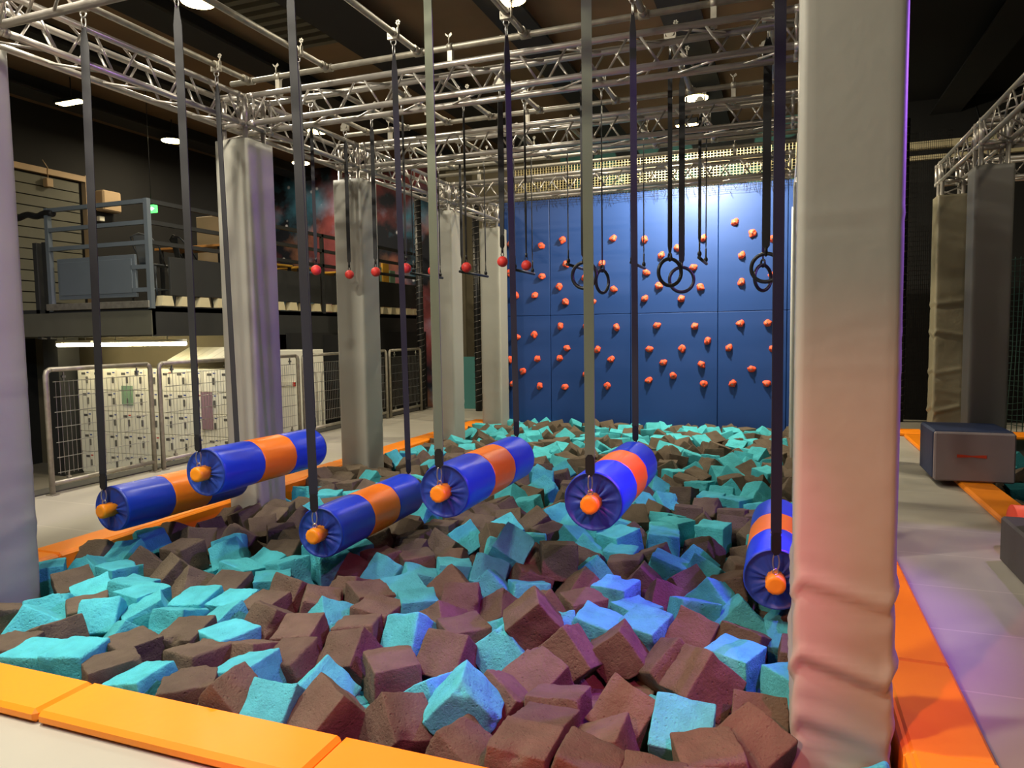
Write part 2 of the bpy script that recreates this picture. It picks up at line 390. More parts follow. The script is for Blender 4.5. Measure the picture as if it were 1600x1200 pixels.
for i, y in enumerate(LY[1:]):
    column(.275, y, ['grey padded column right behind the big foreground column, first of the hidden row', 'grey padded column behind the big right column, second of the hidden row', 'grey padded column behind the big right column, third of the hidden row',
                     'grey padded column at the right end of the blue climbing wall'][i], i*2.1+5, w=.345)
column(2.05, 11.05, 'olive grey wrinkled column behind the grey block, left of the far right pair', 3.1, folds=((1.9, .1, .03, .01), (1.5, -.2, .03, .012), (1.0, .2, .03, .012), (.5, .3, .03, .015)), w=.36, mat_='pad_grey_back', amp=1.45, zbot=0, ztop=3.3)
column(2.05, 9.08, 'plain shaded grey padded column rising behind the grey block on the right', 8.4, w=.36, zbot=0, ztop=3.27, mat_='pad_grey_shaded')
# padded block at the foot of the last left column
b = MB(); b.box((-4.66, 11.18, -.2), (-4.28, 11.36, .02), 0, .02)
tag(b.build('padded_block', ['pad_grey_back']), 'small grey padded block at the foot of the column beside the climbing wall', 'block')

# ------------------------------------------------------------------ box trusses
UNIT = {}
def unit_tube(r, n, mname):
    k = (r, n, mname)
    if k not in UNIT: UNIT[k] = MB().tube((0, 0, 0), (0, 0, 1), r, n).mesh('tube', mname)
    return UNIT[k]
def rod(name, p0, p1, r, parent, mname='aluminium', n=8):
    p0, p1 = Vector(p0), Vector(p1); d = p1-p0
    o = put(name, unit_tube(r, n, mname), parent); o.rotation_mode = 'QUATERNION'; o.rotation_quaternion = d.to_track_quat('Z', 'Y'); o.location = p0; o.scale = (1, 1, d.length); return o
H_ = .12
def truss(p0, p1, label, mname='aluminium', period=.47, group='aluminium box trusses of the rig'):
    p0, p1 = Vector(p0), Vector(p1); Lg = (p1-p0).length; d = (p1-p0)/Lg
    s = Vector((-d.y, d.x, 0)); u = Vector((0, 0, 1))
    t = thing('box_truss', label, 'truss', p0, 0, group)
    cs = {}
    for a in (-1, 1):
        for c in (-1, 1):
            o = s*a*H_+u*c*H_; cs[(a, c)] = o
            q = MB().tube(o, o+d*Lg, .025, 14)
            for e in (.02, Lg-.02): q.tube(o+d*(e-.045 if e > .1 else e), o+d*(e if e > .1 else e+.045), .0285, 14)
            q.build('chord', [mname], t)
    n = max(1, round(Lg/period)); pr = Lg/n
    for fi, (A, B) in enumerate((((-1, -1), (-1, 1)), ((1, -1), (1, 1)), ((-1, 1), (1, 1)), ((-1, -1), (1, -1)))):
        for k in range(n):
            x0 = k*pr; g = .035
            if fi % 2: A_, B_ = B, A
            else: A_, B_ = A, B
            if fi < 2:
                rod('brace', cs[A_]+d*(x0+g), cs[B_]+d*(x0+pr/2-g), .0095, t, mname)
                rod('brace', cs[B_]+d*(x0+pr/2+g), cs[A_]+d*(x0+pr-g), .0095, t, mname)
            else:
                rod('brace', cs[A_]+d*(x0+g), cs[B_]+d*(x0+pr-g), .0095, t, mname)
    for e in (.05, Lg-.05):
        rod('brace', cs[(-1, -1)]+d*e, cs[(-1, 1)]+d*e, .011, t, mname); rod('brace', cs[(1, -1)]+d*e, cs[(1, 1)]+d*e, .011, t, mname)
        rod('brace', cs[(-1, -1)]+d*e, cs[(1, -1)]+d*e, .011, t, mname); rod('brace', cs[(-1, 1)]+d*e, cs[(1, 1)]+d*e, .011, t, mname)
    return t
def corner(x, y, label, mname='aluminium'):
    z = 3.625; h = .145
    t = thing('truss_corner_block', label, 'truss', (x, y, z), 0, 'corner blocks joining the trusses')
    b = MB(); c = .12
    for a in (-1, 1):
        for e in (-1, 1):
            b.tube((-h, a*c, e*c), (h, a*c, e*c), .025, 12); b.tube((a*c, -h, e*c), (a*c, h, e*c), .025, 12); b.tube((a*c, e*c, -h), (a*c, e*c, h), .025, 12)
    b.build('block_frame', [mname], t)
    for a in (-1, 1):
        b = MB(); b.tube((-c, a*c, -c), (c, a*c, c), .01, 8); b.tube((a*c, -c, c), (a*c, c, -c), .01, 8); b.build('brace', [mname], t)
    return t
TZ = 3.625; XL, XR = -4.67, .275
nm = ['front', 'second', 'third', 'fourth', 'last']
for i, y in enumerate(LY):
    if i < 4: truss((XL+.16, y, TZ), (XR-.16, y, TZ), ['aluminium cross truss at the top left corner of the photo, nearest of all', 'aluminium cross truss above the far ends of the hanging logs', 'aluminium cross truss above the red grip balls, third from the front',
                                                  'warmly lit cross truss just in front of the climbing wall top'][i])
    corner(XL, y, 'truss corner block above the '+['leftmost', 'second', 'third', 'fourth', 'fifth'][i]+' column of the left row')
    corner(XR if i else .24, y, 'truss corner block above the '+['big foreground', 'second', 'third', 'fourth', 'fifth'][i]+' column of the right row')
    if i < 4:
        y2 = LY[i+1]
        truss((XL, y+.16, TZ), (XL, y2-.16, TZ), 'aluminium side truss spanning from the '+['leftmost', 'second', 'third', 'fourth'][i]+' to the '+['second', 'third', 'fourth', 'fifth'][i]+' column of the left row')
        truss((XR, y+.16, TZ), (XR, y2-.16, TZ), 'aluminium side truss from the '+['first', 'second', 'third', 'fourth'][i]+' column of the hidden right row')
corner(2.05, 11.2, 'truss corner block at the far end of the far right truss'); corner(2.05, 9.08, 'truss corner block above the plain shaded grey column on the right')
truss((2.05, 9.24, TZ), (2.05, 11.04, TZ), 'short far truss between the two far right columns'); truss((2.05, 5.9, TZ), (2.05, 8.92, TZ), 'aluminium truss running off the right edge of the photo')
truss((2.21, 9.08, TZ), (5.2, 9.08, TZ), 'aluminium truss leaving the plain shaded right column towards the right edge'); truss((2.21, 11.2, TZ), (5.2, 11.2, TZ), 'rearmost cross truss behind the far right columns')

# ------------------------------------------------------------------ scaffold pipes
def coupler(parent, p, axis, low=-.14):
    """swivel coupler stack joining a pipe to the truss chord below it"""
    x, y, z = p; b = MB(); a = Vector((1, 0, 0)) if axis == 'X' else Vector((0, 1, 0))
    b.tube(Vector(p)-a*.022, Vector(p)+a*.022, .034, 12); b.tube(Vector(p)+Vector((0, 0, low))-a*.022, Vector(p)+Vector((0, 0, low))+a*.022, .034, 12)
    b.box((x-.02, y-.02, z+low+.03), (x+.02, y+.02, z-.03)); b.tube((x, y-.03, z+.02), (x, y-.03, z+.085), .006, 8)
    for s_ in (-1, 1): b.obox((x+s_*.016, y-.03, z+.085), Vector((.011, 0, .009*s_)), Vector((0, .004, 0)), Vector((-.004, 0, .01)))
    b.tube((x, y+.035, z+low-.03), (x, y+.035, z+low+.04), .006, 8)
    b.build('swivel_coupler', ['galvanised'], parent)
def xpipe(y, x0, x1, label, couplers=(), z=3.885):
    t = thing('scaffold_pipe', label, 'pipe', (0, 0, 0), 0, 'galvanised pipes laid on the trusses')
    b = MB(); b.tube((x0, y, z), (x1, y, z), .0245, 14); b.build('pipe', ['galvanised'], t)
    for x in couplers: coupler(t, (x, y, z), 'X')
    return t
def ypipe(x, y0, y1, label, z=3.885):
    t = thing('scaffold_pipe', label, 'pipe', (0, 0, 0), 0, 'galvanised pipes laid on the trusses')
    MB().tube((x, y0, z), (x, y1-.045, z), .0245, 14).build('pipe', ['galvanised'], t)
    b = MB(); b.tube((x, y1-.1, z), (x, y1-.03, z), .031, 12); b.tube((x-.04, y1, z), (x+.04, y1, z), .032, 12); b.build('tee_fitting', ['galvanised'], t)
    return t
xpipe(5.40, -4.72, .3, 'galvanised pipe on top of the truss above the logs', (-4.2, -2.52, -.48))
xpipe(5.95, -4.6, .3, 'galvanised pipe just behind the truss above the logs', (), 3.885)
xpipe(7.25, -4.72, .3, 'galvanised pipe on top of the truss above the grip balls', (-4.15, -2.52, -.46)); xpipe(7.8, -4.6, .3, 'galvanised pipe just behind the truss above the grip balls')
xpipe(9.62, -4.72, .3, 'galvanised pipe on top of the warmly lit far truss', (-4.08, -.59)); xpipe(9.2, -4.6, .3, 'galvanised pipe just in front of the warmly lit far truss'); xpipe(3.1, -4.72, .3, 'galvanised pipe on top of the nearest truss, above the photo')
B1 = [-4.505, -3.68, -2.8, -1.88, -.97, -.03]
for i, x in enumerate(B1): ypipe(x, 2.9, 5.40, 'front bay pipe carrying the '+ORD[i]+' hanging log from the left')
B2 = [-4.42, -3.95, -3.43, -2.92, -2.38, -1.58, -.85, -.1]
for i, x in enumerate(B2): ypipe(x, 5.95, 7.25, 'middle bay pipe, '+ORD[i]+' from the left, carrying '+('red grip balls' if i < 5 else 'black rings'))
B3 = [-4.3, -3.6, -2.9, -2.25, -1.5, -.8]
for i, x in enumerate(B3): ypipe(x, 7.8, 9.2, 'rear bay pipe carrying the '+ORD[i]+' trapeze bar from the left')

# ------------------------------------------------------------------ hanging hardware
def clamp_mb(x, y, z):
    b = MB(); b.tube((x, y-.022, z), (x, y+.022, z), .036, 8)
    b.box((x-.042, y-.02, z-.05), (x+.042, y+.02, z-.03)); b.box((x-.045, y-.015, z-.04), (x-.036, y+.015, z+.01)); b.box((x+.036, y-.015, z-.04), (x+.045, y+.015, z+.03))
    b.tube((x+.042, y, z), (x+.042, y, z+.07), .005, 8)
    for a in range(3):
        an = R(a*60+10); b.obox((x+.042+math.cos(an)*.0, y, z+.072), Vector((math.cos(an)*.02, 0, math.sin(an)*.02)), Vector((0, .003, 0)), Vector((-math.sin(an)*.005, 0, math.cos(an)*.005)))
    return b
def ring_pts(c, rx, rz, ang=0, n=16):
    return [(c[0]+math.cos(2*PI*k/n)*rx*math.cos(ang), c[1]+math.cos(2*PI*k/n)*rx*math.sin(ang), c[2]+math.sin(2*PI*k/n)*rz) for k in range(n)]
def strap_mb(p0, p1, w, th=.004, tw0=0, tw1=0, n=24, waist=None, two=False):
    """flat webbing from p0 (top) down to p1, twisting from tw0 to tw1"""
    p0, p1 = Vector(p0), Vector(p1); rr = []
    for k in range(n+1):
        t = k/n; p = p0.lerp(p1, t); a = tw0+(tw1-tw0)*(3*t*t-2*t*t*t); ww = w/2
        if t < .03: ww *= .45+.55*t/.03
        if t > .97: ww *= .45+.55*(1-t)/.03
        ex = Vector((math.cos(a), math.sin(a), 0)); ey = Vector((-math.sin(a), math.cos(a), 0))
        tt = th*(1.6 if two else 1)
        rr.append([p-ex*ww-ey*tt/2, p+ex*ww-ey*tt/2, p+ex*ww+ey*tt/2, p-ex*ww+ey*tt/2])
    return MB().rings(rr, sm=False)
def hang(parent, xt, yt, zt, xb, yb, zb, w, tw0, tw1, webm='webbing', link=.1, clamp=True, botlink=.07, ball=False, lcol='steel', knot=True):
    """clamp + eye + link at top, webbing, small link at bottom; coordinates local to parent origin = world"""
    o = parent.location
    def L(p): return (p[0]-o.x, p[1]-o.y, p[2]-o.z)
    if clamp:
        x, y, z = L((xt, yt, zt)); clamp_mb(x, y, z).build('pipe_clamp', ['galvanised'], parent)
        b = MB(); b.path(ring_pts((x, y, z-.07), .02, .022, R(20)), .005, 6, closed=True); b.path(ring_pts((x, y, z-.125), .014, .04, R(80)), .0045, 6, closed=True); b.build('carabiner', [lcol], parent)
        top = (x, y, z-.155)
    else: top = L((xt, yt, zt))
    bot = Vector(L((xb, yb, zb))); strap_mb(top, bot, w, .005, tw0, tw1, two=True).build('strap', [webm], parent)
    if w > .035:
        t = .12/max(.2, (Vector(top)-bot).length); q = bot.lerp(Vector(top), t)
        ex = Vector((math.cos(tw1), math.sin(tw1), 0))
        strap_mb(q, bot+Vector((0, 0, .004)), w*.92, .016, tw1, tw1, n=6).build('strap_sleeve', ['black_plastic'], parent)
        MB().path([q-ex*w*.55+Vector((0, 0, 0)), q+ex*w*.55], .0035, 6).build('strap_stitch', ['bolt'], parent)

# hanging logs ------------------------------------------------------
LOG = [(-4.52, 3.77, .37, -4.5, .36), (-3.70, 3.83, .67, -3.73, .65), (-2.77, 3.82, .33, -2.82, .32), (-1.90, 3.86, .65, -1.90, .65), (-.96, 3.78, .67, -.97, .66), (-.02, 3.95, .28, -.02, .28)]
LD = .165; LL = 1.2
LLB = ['before the orange kerb', 'before a grey column', 'low over foam cubes', 'high in the middle', 'round end facing us', 'half hidden by column']
TW = [(R(35), R(10), 'webbing'), (R(20), R(-5), 'webbing'), (R(5), R(30), 'webbing'), (R(-10), R(10), 'webbing_green'), (R(15), R(5), 'webbing_green'), (R(10), R(20), 'webbing')]
def band(y0, y1, r=LD):
    b = MB(); rr = []
    n = 56
    prof = [(y0, r-.006), (y0+.004, r-.001), (y0+.012, r), (y1-.012, r), (y1-.004, r-.001), (y1, r-.006)]
    ys = [prof[0], prof[1], prof[2]]+[(y0+.012+(y1-y0-.024)*k/6, r) for k in range(1, 6)]+prof[3:]
    for (y, q) in ys:
        rr.append([(math.cos(2*PI*k/n)*(q+.0012*math.sin(k*5.1+y*9)), y, -math.sin(2*PI*k/n)*(q+.0012*math.sin(k*5.1+y*9))) for k in range(n)])
    return b.rings(rr, cap=(False, False))
def endcap(y, s, seed):
    b = MB(); n = 72; rr = []
    for j, t in enumerate((1.0, .985, .95, .8, .62, .46, .36, .3)):
        r_ = []
        for k in range(n):
            a = 2*PI*k/n; f = noise.noise(Vector((math.cos(a)*3.2+seed, math.sin(a)*3.2, .3)))
            g = max(0, math.sin(a*11+seed+f*5))**2*(.012 if 0 < t < .97 else 0)*(1.1-t)*2
            yy = y+s*(.0 if t > .99 else .012 if t > .97 else -.004+g*1.1+f*.016*(1-t)*1.6)
            rad = (LD-.004)*t; r_.append((math.cos(a)*rad, yy, -math.sin(a)*rad*(1 if s > 0 else 1)))
        rr.append(r_)
    if s > 0: rr = rr[::-1]
    else: rr = rr
    b.rings(rr, cap=(False, False)); 
    k0 = len(b.v); 
    return b
for i, (x, y, z, xf, zf) in enumerate(LOG):
    t = thing('hanging_log', 'blue and orange hanging log, '+ORD[i]+' from the left, '+LLB[i], 'obstacle', (x, y, z), 0, 'hanging padded logs over the foam pit')
    ang = math.atan2(-(xf-x), LL); pit = math.atan2(zf-z, LL)
    def P(mb, name, mn):
        o = mb.build(name, [mn], t); o.rotation_euler = (pit, 0, ang); return o
    P(band(0, .42), 'blue_cover', 'vinyl_blue'); o_ = P(band(.42, .80), 'orange_band', 'log_orange'); P(band(.80, 1.2), 'blue_cover', 'vinyl_blue')
    P(endcap(0, -1, i*2.3), 'end_cap', 'vinyl_blue_end'); P(endcap(LL, 1, i*2.3+9), 'end_cap', 'vinyl_blue_end')
    for s_, y_ in ((-1, -.1), (1, LL+.1)):
        b = MB(); n = 24; y0, y1 = (y_, .02) if s_ < 0 else (LL-.02, y_)
        def cr_(yy, rad): return [(math.cos(2*PI*k/n)*(rad+.0015*math.sin(k*3)), yy, -math.sin(2*PI*k/n)*(rad+.0015*math.sin(k*3))) for k in range(n)]
        if s_ < 0: b.rings([cr_(y0-.006, .03), cr_(y0-.004, .042), cr_(y0+.004, .05), cr_(y0+.02, .051), cr_(y1, .051)])
        else: b.rings([cr_(y0, .051), cr_(y1-.02, .051), cr_(y1-.004, .05), cr_(y1+.004, .042), cr_(y1+.006, .03)])
        c_ = P(b, 'core', 'core_orange')
        ce = MB(); yy = y_+.035 if s_ < 0 else y_-.035; dx = -(xf-x)/LL
        zz = (zf-z)/LL*yy; xx = (xf-x)/LL*yy
        ce.path(ring_pts((xx, yy, .062+zz), .013, .015, R(20), 12), .0045, 6, closed=True)
        ce.path(ring_pts((xx, yy, .115+zz), .016, .045, R(10) if i in (2, 5) else R(60), 16), .0045, 6, closed=True)
        ce.build('carabiner', ['steel'], t)
        tw0, tw1, wm = TW[i]
        if s_ < 0: hang(t, B1[i], 3.74+(.1 if i == 5 else 0), 3.885, x+xx, y+yy, z+zz+.15, .054, tw0, tw1, wm)
        else: hang(t, B1[i], 4.98, 3.885, x+xx, y+yy, z+zz+.15, .045, R(40)-tw0, tw1, 'webbing')

# grip balls --------------------------------------------------------
BALL = [(-4.28, 5.97, 2.235, 0, .032), (-4.53, 6.93, 2.27, 1, .04), (-3.98, 6.58, 2.25, 1, .04), (-3.45, 6.27, 2.24, 0, .02), (-3.42, 6.78, 2.25, 2, .02), (-2.9, 6.48, 2.24, 3, .02), (-2.42, 6.22, 2.25, 4, .055), (-2.35, 6.68, 2.25, 4, .02)]
BL = ['in front of the third column, leftmost of the row', 'hanging lowest, before the pale face of the third column', 'right of the third column, left of the wooden boards', 'second along from the third column, before the dark rail', 'before the fourth column, half behind a grey strap',
      'between the last two columns, on a thin cord', 'on a broad strap, left edge of climbing wall', 'in front of the blue climbing wall, rightmost of the balls']
bm = MB().ball((0, 0, 0), .05, 24).mesh('ball', 'rubber_red')
for i, (x, y, z, _, w) in enumerate(BALL):
    t = thing('grip_ball', 'red rubber grip ball '+BL[i], 'grip', (x, y, z), 0, 'red grip balls hanging on straps')
    put('ball', bm, t)
    b = MB(); b.path(ring_pts((0, 0, .065), .012, .018, R(30), 10), .004, 6, closed=True); b.tube((0, 0, .08), (0, 0, .12), .012, 8); b.build('swivel', ['black_plastic'], t)
    pw = min(B2[:5], key=lambda q: abs(q-x)); hang(t, x, y, 3.885, x, y, z+.12, w, R(10*i), R(40-12*i), 'webbing' if w > .03 else 'black_plastic')

# gymnastic rings ----------------------------------------------------
RG = [(-1.52, 5.74, 2.055, 0, .05, 0), (-1.58, 6.62, 2.06, 78, .012, 0), (-.84, 5.80, 2.055, 50, .035, 1), (-.82, 6.35, 2.03, 30, .05, 1), (-.125, 5.76, 2.055, 0, .06, 2), (-.16, 6.35, 2.02, 62, .02, 2)]
RL = ['black gym ring facing the camera, left of the fifth log strap', 'black gym ring seen edge-on just right of the fifth log strap', 'black gym ring, left one of the overlapping middle pair', 'black gym ring, right one of the overlapping middle pair',
      'black gym ring facing the camera, beside the big right column', 'narrow-looking black gym ring behind the ring beside the big right column']
rm = MB().path([(math.cos(2*PI*k/40)*.105, 0, math.sin(2*PI*k/40)*.105) for k in range(40)], .0145, 12, closed=True).mesh('ring', 'black_plastic')
for i, (x, y, z, a, w, _) in enumerate(RG):
    t = thing('gym_ring', RL[i], 'ring', (x, y, z), 0, 'black gym rings hanging on straps')
    o = put('ring', rm, t); o.rotation_euler = (0, 0, R(a-8))
    b = MB(); b.path(ring_pts((0, 0, .12), .02, .03, R(a+80), 12), .009, 8, closed=True); b.build('strap_loop', ['black_plastic'], t)
    hang(t, x, y, 3.885, x, y, z+.14, w, R(5), R(a/3), 'black_plastic')

# trapeze bars --------------------------------------------------------
TB = [(-4.3, 8.0, 8.75, 2.345), (-3.6, 7.91, 8.65, 2.33), (-2.9, 7.85, 8.47, 2.32), (-2.25, 7.81, 8.56, 2.345), (-1.5, 7.64, 8.32, 2.315), (-.8, 7.57, 8.22, 2.325)]
TL = ['leftmost, ending in front of the fourth column', 'second from the left, reaching the narrow column by the wall', 'third from the left, behind the fourth log strap', 'fourth from the left, behind the left gym ring', 'fifth from the left, right of the fifth log strap', 'rightmost, up beside the middle ring pair']
for i, (x, y0, y1, z) in enumerate(TB):
    t = thing('trapeze_bar', 'short black trapeze bar, '+TL[i], 'bar', (x, y0, z), 0, 'black trapeze bars hanging on cords')
    MB().tube((0, -.06, 0), (0, y1-y0+.06, 0), .017, 12).build('bar', ['black_plastic'], t)
    for yy in (0, y1-y0):
        MB().ball((0, yy, .04), .022, 10, sc=(1, 1, 1.5)).tube((0, yy, .0), (0, yy, .16), .009, 8).build('cord_grip', ['black_plastic'], t)
        hang(t, x, y0+yy, 3.885, x, y0+yy, z+.15, .012 if not (i in (1, 5) and yy == 0) else .03, 0, 0, 'black_plastic')

# ------------------------------------------------------------------ climbing wall
cw = thing('climbing_wall', 'tall blue climbing wall of padded panels closing the far end of the pit', 'climbing wall', (0, 11.9, 0))
sx_ = [-4.74, -3.76, -2.37, -.97, .06, .5]
for i in range(5):
    for (z0, z1) in ((-.04, 1.88), (1.88, 3.86)):
        b = MB(); b.box((sx_[i]+.004, 0, z0+.003), (sx_[i+1]-.004, .06, z1-.003), 0, .006); b.build('wall_panel', ['climb_blue'], cw)
b = MB(); b.box((-4.7, .05, -.3), (.5, .3, 3.84)); b.build('backing_frame', ['climb_seam'], cw)
b = MB(); b.box((-4.4, -.02, -.16), (.45, .04, -.045), 0, .005); b.build('base_board', ['wood'], cw)
HOLD = """845 384;878 375;884 413;846 432;873 448;835 462;806 462;883 472;875 510;834 523;807 527;885 544;913 434;958 373;940 412;958 452;925 472;915 510;963 512;933 547;1007 375;1009 426;1033 399;1059 388;1029 447;1007 467;1026 509;1014 546;1064 467;1085 510;1065 545;1083 418;1094 449;1099 372;1105 533;1139 544;1148 347;1175 364;1159 399;1159 441;1157 506;1199 505;839 561;874 560;816 580;843 604;882 605;801 600;915 585;955 562;948 603;1036 567;1014 595;1051 587;1097 570;1099 600;1144 600;1174 577;1198 600;797 382;796 427;796 562;1206 373;1207 432;1207 545"""
def hold_mesh(kind):
    rnd = random.Random(kind)
    ofs = Vector((rnd.uniform(0, 9), rnd.uniform(0, 9), kind*2.2))
    def fn(d):
        q = 1+.38*noise.noise(d*1.3+ofs)
        if d.z > .3: q += .25*(d.z-.3)
        return q
    b = MB(); b.ball((0, 0, 0), .052, 22, 0, (1, 1.3, 1.15) if kind % 2 else (1.15, 1.2, .9), fn)
    b.v = [(x, min(y, .004), z) for x, y, z in b.v]
    return b.mesh('hold', 'hold_orange')
HM = [hold_mesh(k) for k in range(7)]
bolt = MB().tube((0, -.078, 0), (0, -.04, 0), .012, 10).mesh('bolt', 'bolt')
def ray_y(px, py, Y):
    v = r2*((px-800)/F_)+d2*((py-600)/F_)+fwd; t = Y/v.y; return Vector((0, 0, 1.6))+v*t
hp = []
for s_ in HOLD.split(';'):
    a, c = s_.split(); p = ray_y(float(a), float(c), 11.88); hp.append((p.x, p.z))
names = ['far left strip', 'left panel', 'centre left panel', 'centre right panel', 'right panel']
byp = {}
for (x, z) in hp:
    k = 0 if x < -4.2 else 1 if x < -3.0 else 2 if x < -1.85 else 3 if x < -.97 else 4
    byp.setdefault(k, []).append((x, z))
pn = ['far left edge', 'left section', 'middle section', 'section right of the middle', 'far right section']
for k, l in byp.items():
    l.sort(key=lambda q: -q[1])
    for j, (x, z) in enumerate(l):
        o = put('climbing_hold', HM[random.randrange(7)], None, (x, 11.9, z), (0, random.uniform(-.9, .9), 0)); 
        r_ = ('highest' if j == 0 else 'lowest' if j == len(l)-1 else ORD[j]+' from the top')
        tag(o, 'small orange climbing hold, '+pn[k]+' of the wall, '+r_, 'climbing hold', 'orange climbing holds on the blue wall')
        put('bolt', bolt, o)
# net band above the wall, lit by the flood lamp
b = MB(); xx = -4.4; y_ = 11.86
while xx < .4:
    b.tube((xx, y_, 3.86), (xx+.01, y_-.02, 4.42), .0045, 4); xx += .05
for k in range(14): b.tube((-4.4, y_-.02*k/13, 3.88+k*.042), (.4, y_-.02*k/13, 3.88+k*.042), .0045, 4)
tag(b.build('wire_mesh', ['mesh_cream']), 'cream wire mesh band above the blue climbing wall, behind the lit truss', 'mesh')
b = MB()
for k in range(90):
    x = -4.6+k*.056+random.uniform(-.01, .01); l = random.uniform(.03, .22)
    b.path([(x, 11.86, 3.87), (x+random.uniform(-.02, .02), 11.84, 3.87-l*.5), (x+random.uniform(-.04, .04), 11.85, 3.87-l)], .003, 4)
for k in range(3): b.path([(-4.6+j*.25, 11.85, 3.85-.05*k+random.uniform(-.02, .02)) for j in range(21)], .0025, 4)
o = b.build('net_fringe', ['net_black']); tag(o, 'black net fringe drooping over the top edge of the climbing wall', 'net'); o['kind'] = 'stuff'
# flood lamp over the wall
t = thing('flood_lamp', 'bright flood lamp on the rig above the climbing wall, shining down it', 'lamp', (-1.3, 10.55, 4.5))
b = MB(); b.box((-.16, -.06, -.03), (.16, .06, .05), 0, .01); b.tube((0, 0, .05), (0, 0, .35), .012, 8); b.build('lamp_body', ['black_metal'], t)
b = MB(); b.box((-.14, -.045, -.036), (.14, .045, -.03)); b.build('lens', ['lamp_warm'], t)

# ------------------------------------------------------------------ fence on the left edge
FY = [(5.12, 6.47), (6.54, 7.89), (7.96, 9.24), (9.31, 10.6), (10.67, 11.88), (11.95, 13.25)]
for i, (y0, y1) in enumerate(FY):
    t = thing('fence_panel', 'galvanised mesh barrier panel, '+ORD[i]+' from the near end, '+['before the white lockers', 'left of the second grey column', 'behind the second grey column', 'between the second and third columns', 'behind the third column', 'ending at the black net'][i], 'fence', (-7.0, y0, 0), 0, 'mesh barrier panels on the left platform edge')
    Lp = y1-y0; zt = 1.29
    for yy in (.03, Lp-.03):
        b = MB(); 
        pts = [(0, yy, .0), (0, yy, zt-.06), (0, yy+(.012 if yy < .5 else -.012), zt-.02), (0, yy+(.05 if yy < .5 else -.05), zt)]
        b.path(pts, .027, 12); b.box((-.05, yy-.04, 0), (.05, yy+.04, .012)); b.build('post', ['galvanised'], t)
    MB().tube((0, .07, zt), (0, Lp-.07, zt), .025, 12).build('top_rail', ['galvanised'], t); MB().tube((0, .03, .12), (0, Lp-.03, .12), .025, 12).build('bottom_rail', ['galvanised'], t)
    b = MB(); y = .13
    while y < Lp-.1: b.tube((0, y, .2), (0, y, 1.17), .003, 4, cap=False); y += .05
    for k in range(7): b.tube((.004, .1, .22+k*.157), (.004, Lp-.1, .22+k*.157), .004, 4, cap=False)
    b.build('wire_mesh', ['steel'], t)
    for yy in (.22, Lp-.22):
        for zz in (.16, 1.21): MB().box((-.008, yy-.006, zz-.05), (.008, yy+.006, zz+.05)).box((-.014, yy-.02, zz-.012), (.014, yy+.02, zz+.012)).build('clip', ['steel'], t)

# ------------------------------------------------------------------ lockers below the mezzanine
def locker_unit(x0, label):
    t = thing('locker_unit', label, 'lockers', (x0, 9.0, -.75), 0, 'white locker banks under the mezzanine')
    b = MB(); b.box((0, .02, .0), (.9, .5, 1.83)); b.build('body', ['locker_white'], t)
    return t
dm = MB().box((.006, -.0, .006), (.294, .02, .354), 0, .004).mesh('door', 'locker_white'); hm = MB().box((.225, -.03, .12), (.25, -.0, .23), 0, .004).mesh('handle', 'locker_dark')
vm = MB().box((.1, -.002, .26), (.19, .001, .3)).mesh('vent', 'locker_dark'); sm_ = MB().box((.22, -.002, .29), (.27, .001, .31)).mesh('number_plate', 'sticker_blue'); sm2 = MB().box((.22, -.002, .29), (.27, .001, .31)).mesh('number_plate', 'sticker_red')
LK = ['left-hand bank, beside the dark pillar', 'second bank from the left, behind the first fence panel', 'third bank from the left, behind the fence post pair', 'fourth bank, just left of the grey column']
for i in range(4):
    t = locker_unit(-11.45+i*.92, 'bank of small white lockers, '+LK[i])
    for c in range(3):
        for r_ in range(5):
            d = put('door', dm, t, (c*.3, 0, .03+r_*.36)); put('handle', hm, d); put('vent', vm, d); put('number_plate', sm2 if (c*5+r_*3+i) % 7 == 0 else sm_, d)
b = MB(); b.box((-8.45, 10.3, -.75), (-7.65, 10.8, 1.35), 0, .01); b.box((-8.3, 10.28, .2), (-7.9, 10.3, .3), 1); b.box((-7.95, 10.275, .21), (-7.9, 10.3, .29), 2)
o = MB(); t = thing('white_cabinet', 'tall white cabinet behind the fence, between the second and third columns', 'cabinet', (0, 0, 0))
b = MB(); b.box((-8.45, 10.3, -.75), (-7.65, 10.8, 1.35), 0, .01); b.build('body', ['locker_white'], t); b = MB(); b.box((-8.3, 10.28, .72), (-7.88, 10.3, .8)); b.build('label_strip', ['plastic_white'], t); MB().box((-7.93, 10.275, .725), (-7.88, 10.3, .795)).build('red_button', ['sticker_red'], t)
b = MB(); b.box((-10.42, 8.98, -.02+.5), (-10.18, 8.995, .5+.3)); tag(b.build('poster', ['board_green']), 'small pale notice stuck on the lockers, left of the fence post pair', 'poster')
b = MB(); b.box((-8.72, 8.98, .12), (-8.5, 8.995, .72)); tag(b.build('poster', ['poster_purple']), 'tall mauve notice stuck on the lockers near the second grey column', 'poster')
# striped awning above lockers
b = MB()
for k in range(9):
    x = -9.3+k*.17; b.obox((x, 9.22, 1.32), Vector((.08, 0, 0)), Vector((0, .24, .1)), Vector((0, -.003, .01)))
tag(b.build('awning', ['plastic_white']), 'pale slatted awning above the lockers, right of the tube lamps', 'awning')
b = MB(); b.box((-11.85, 8.7, -.75), (-11.5, 9.1, 1.62)); tag(b.build('pillar', ['mezz_dark']), 'dark square pillar at the left end of the lockers', 'pillar')
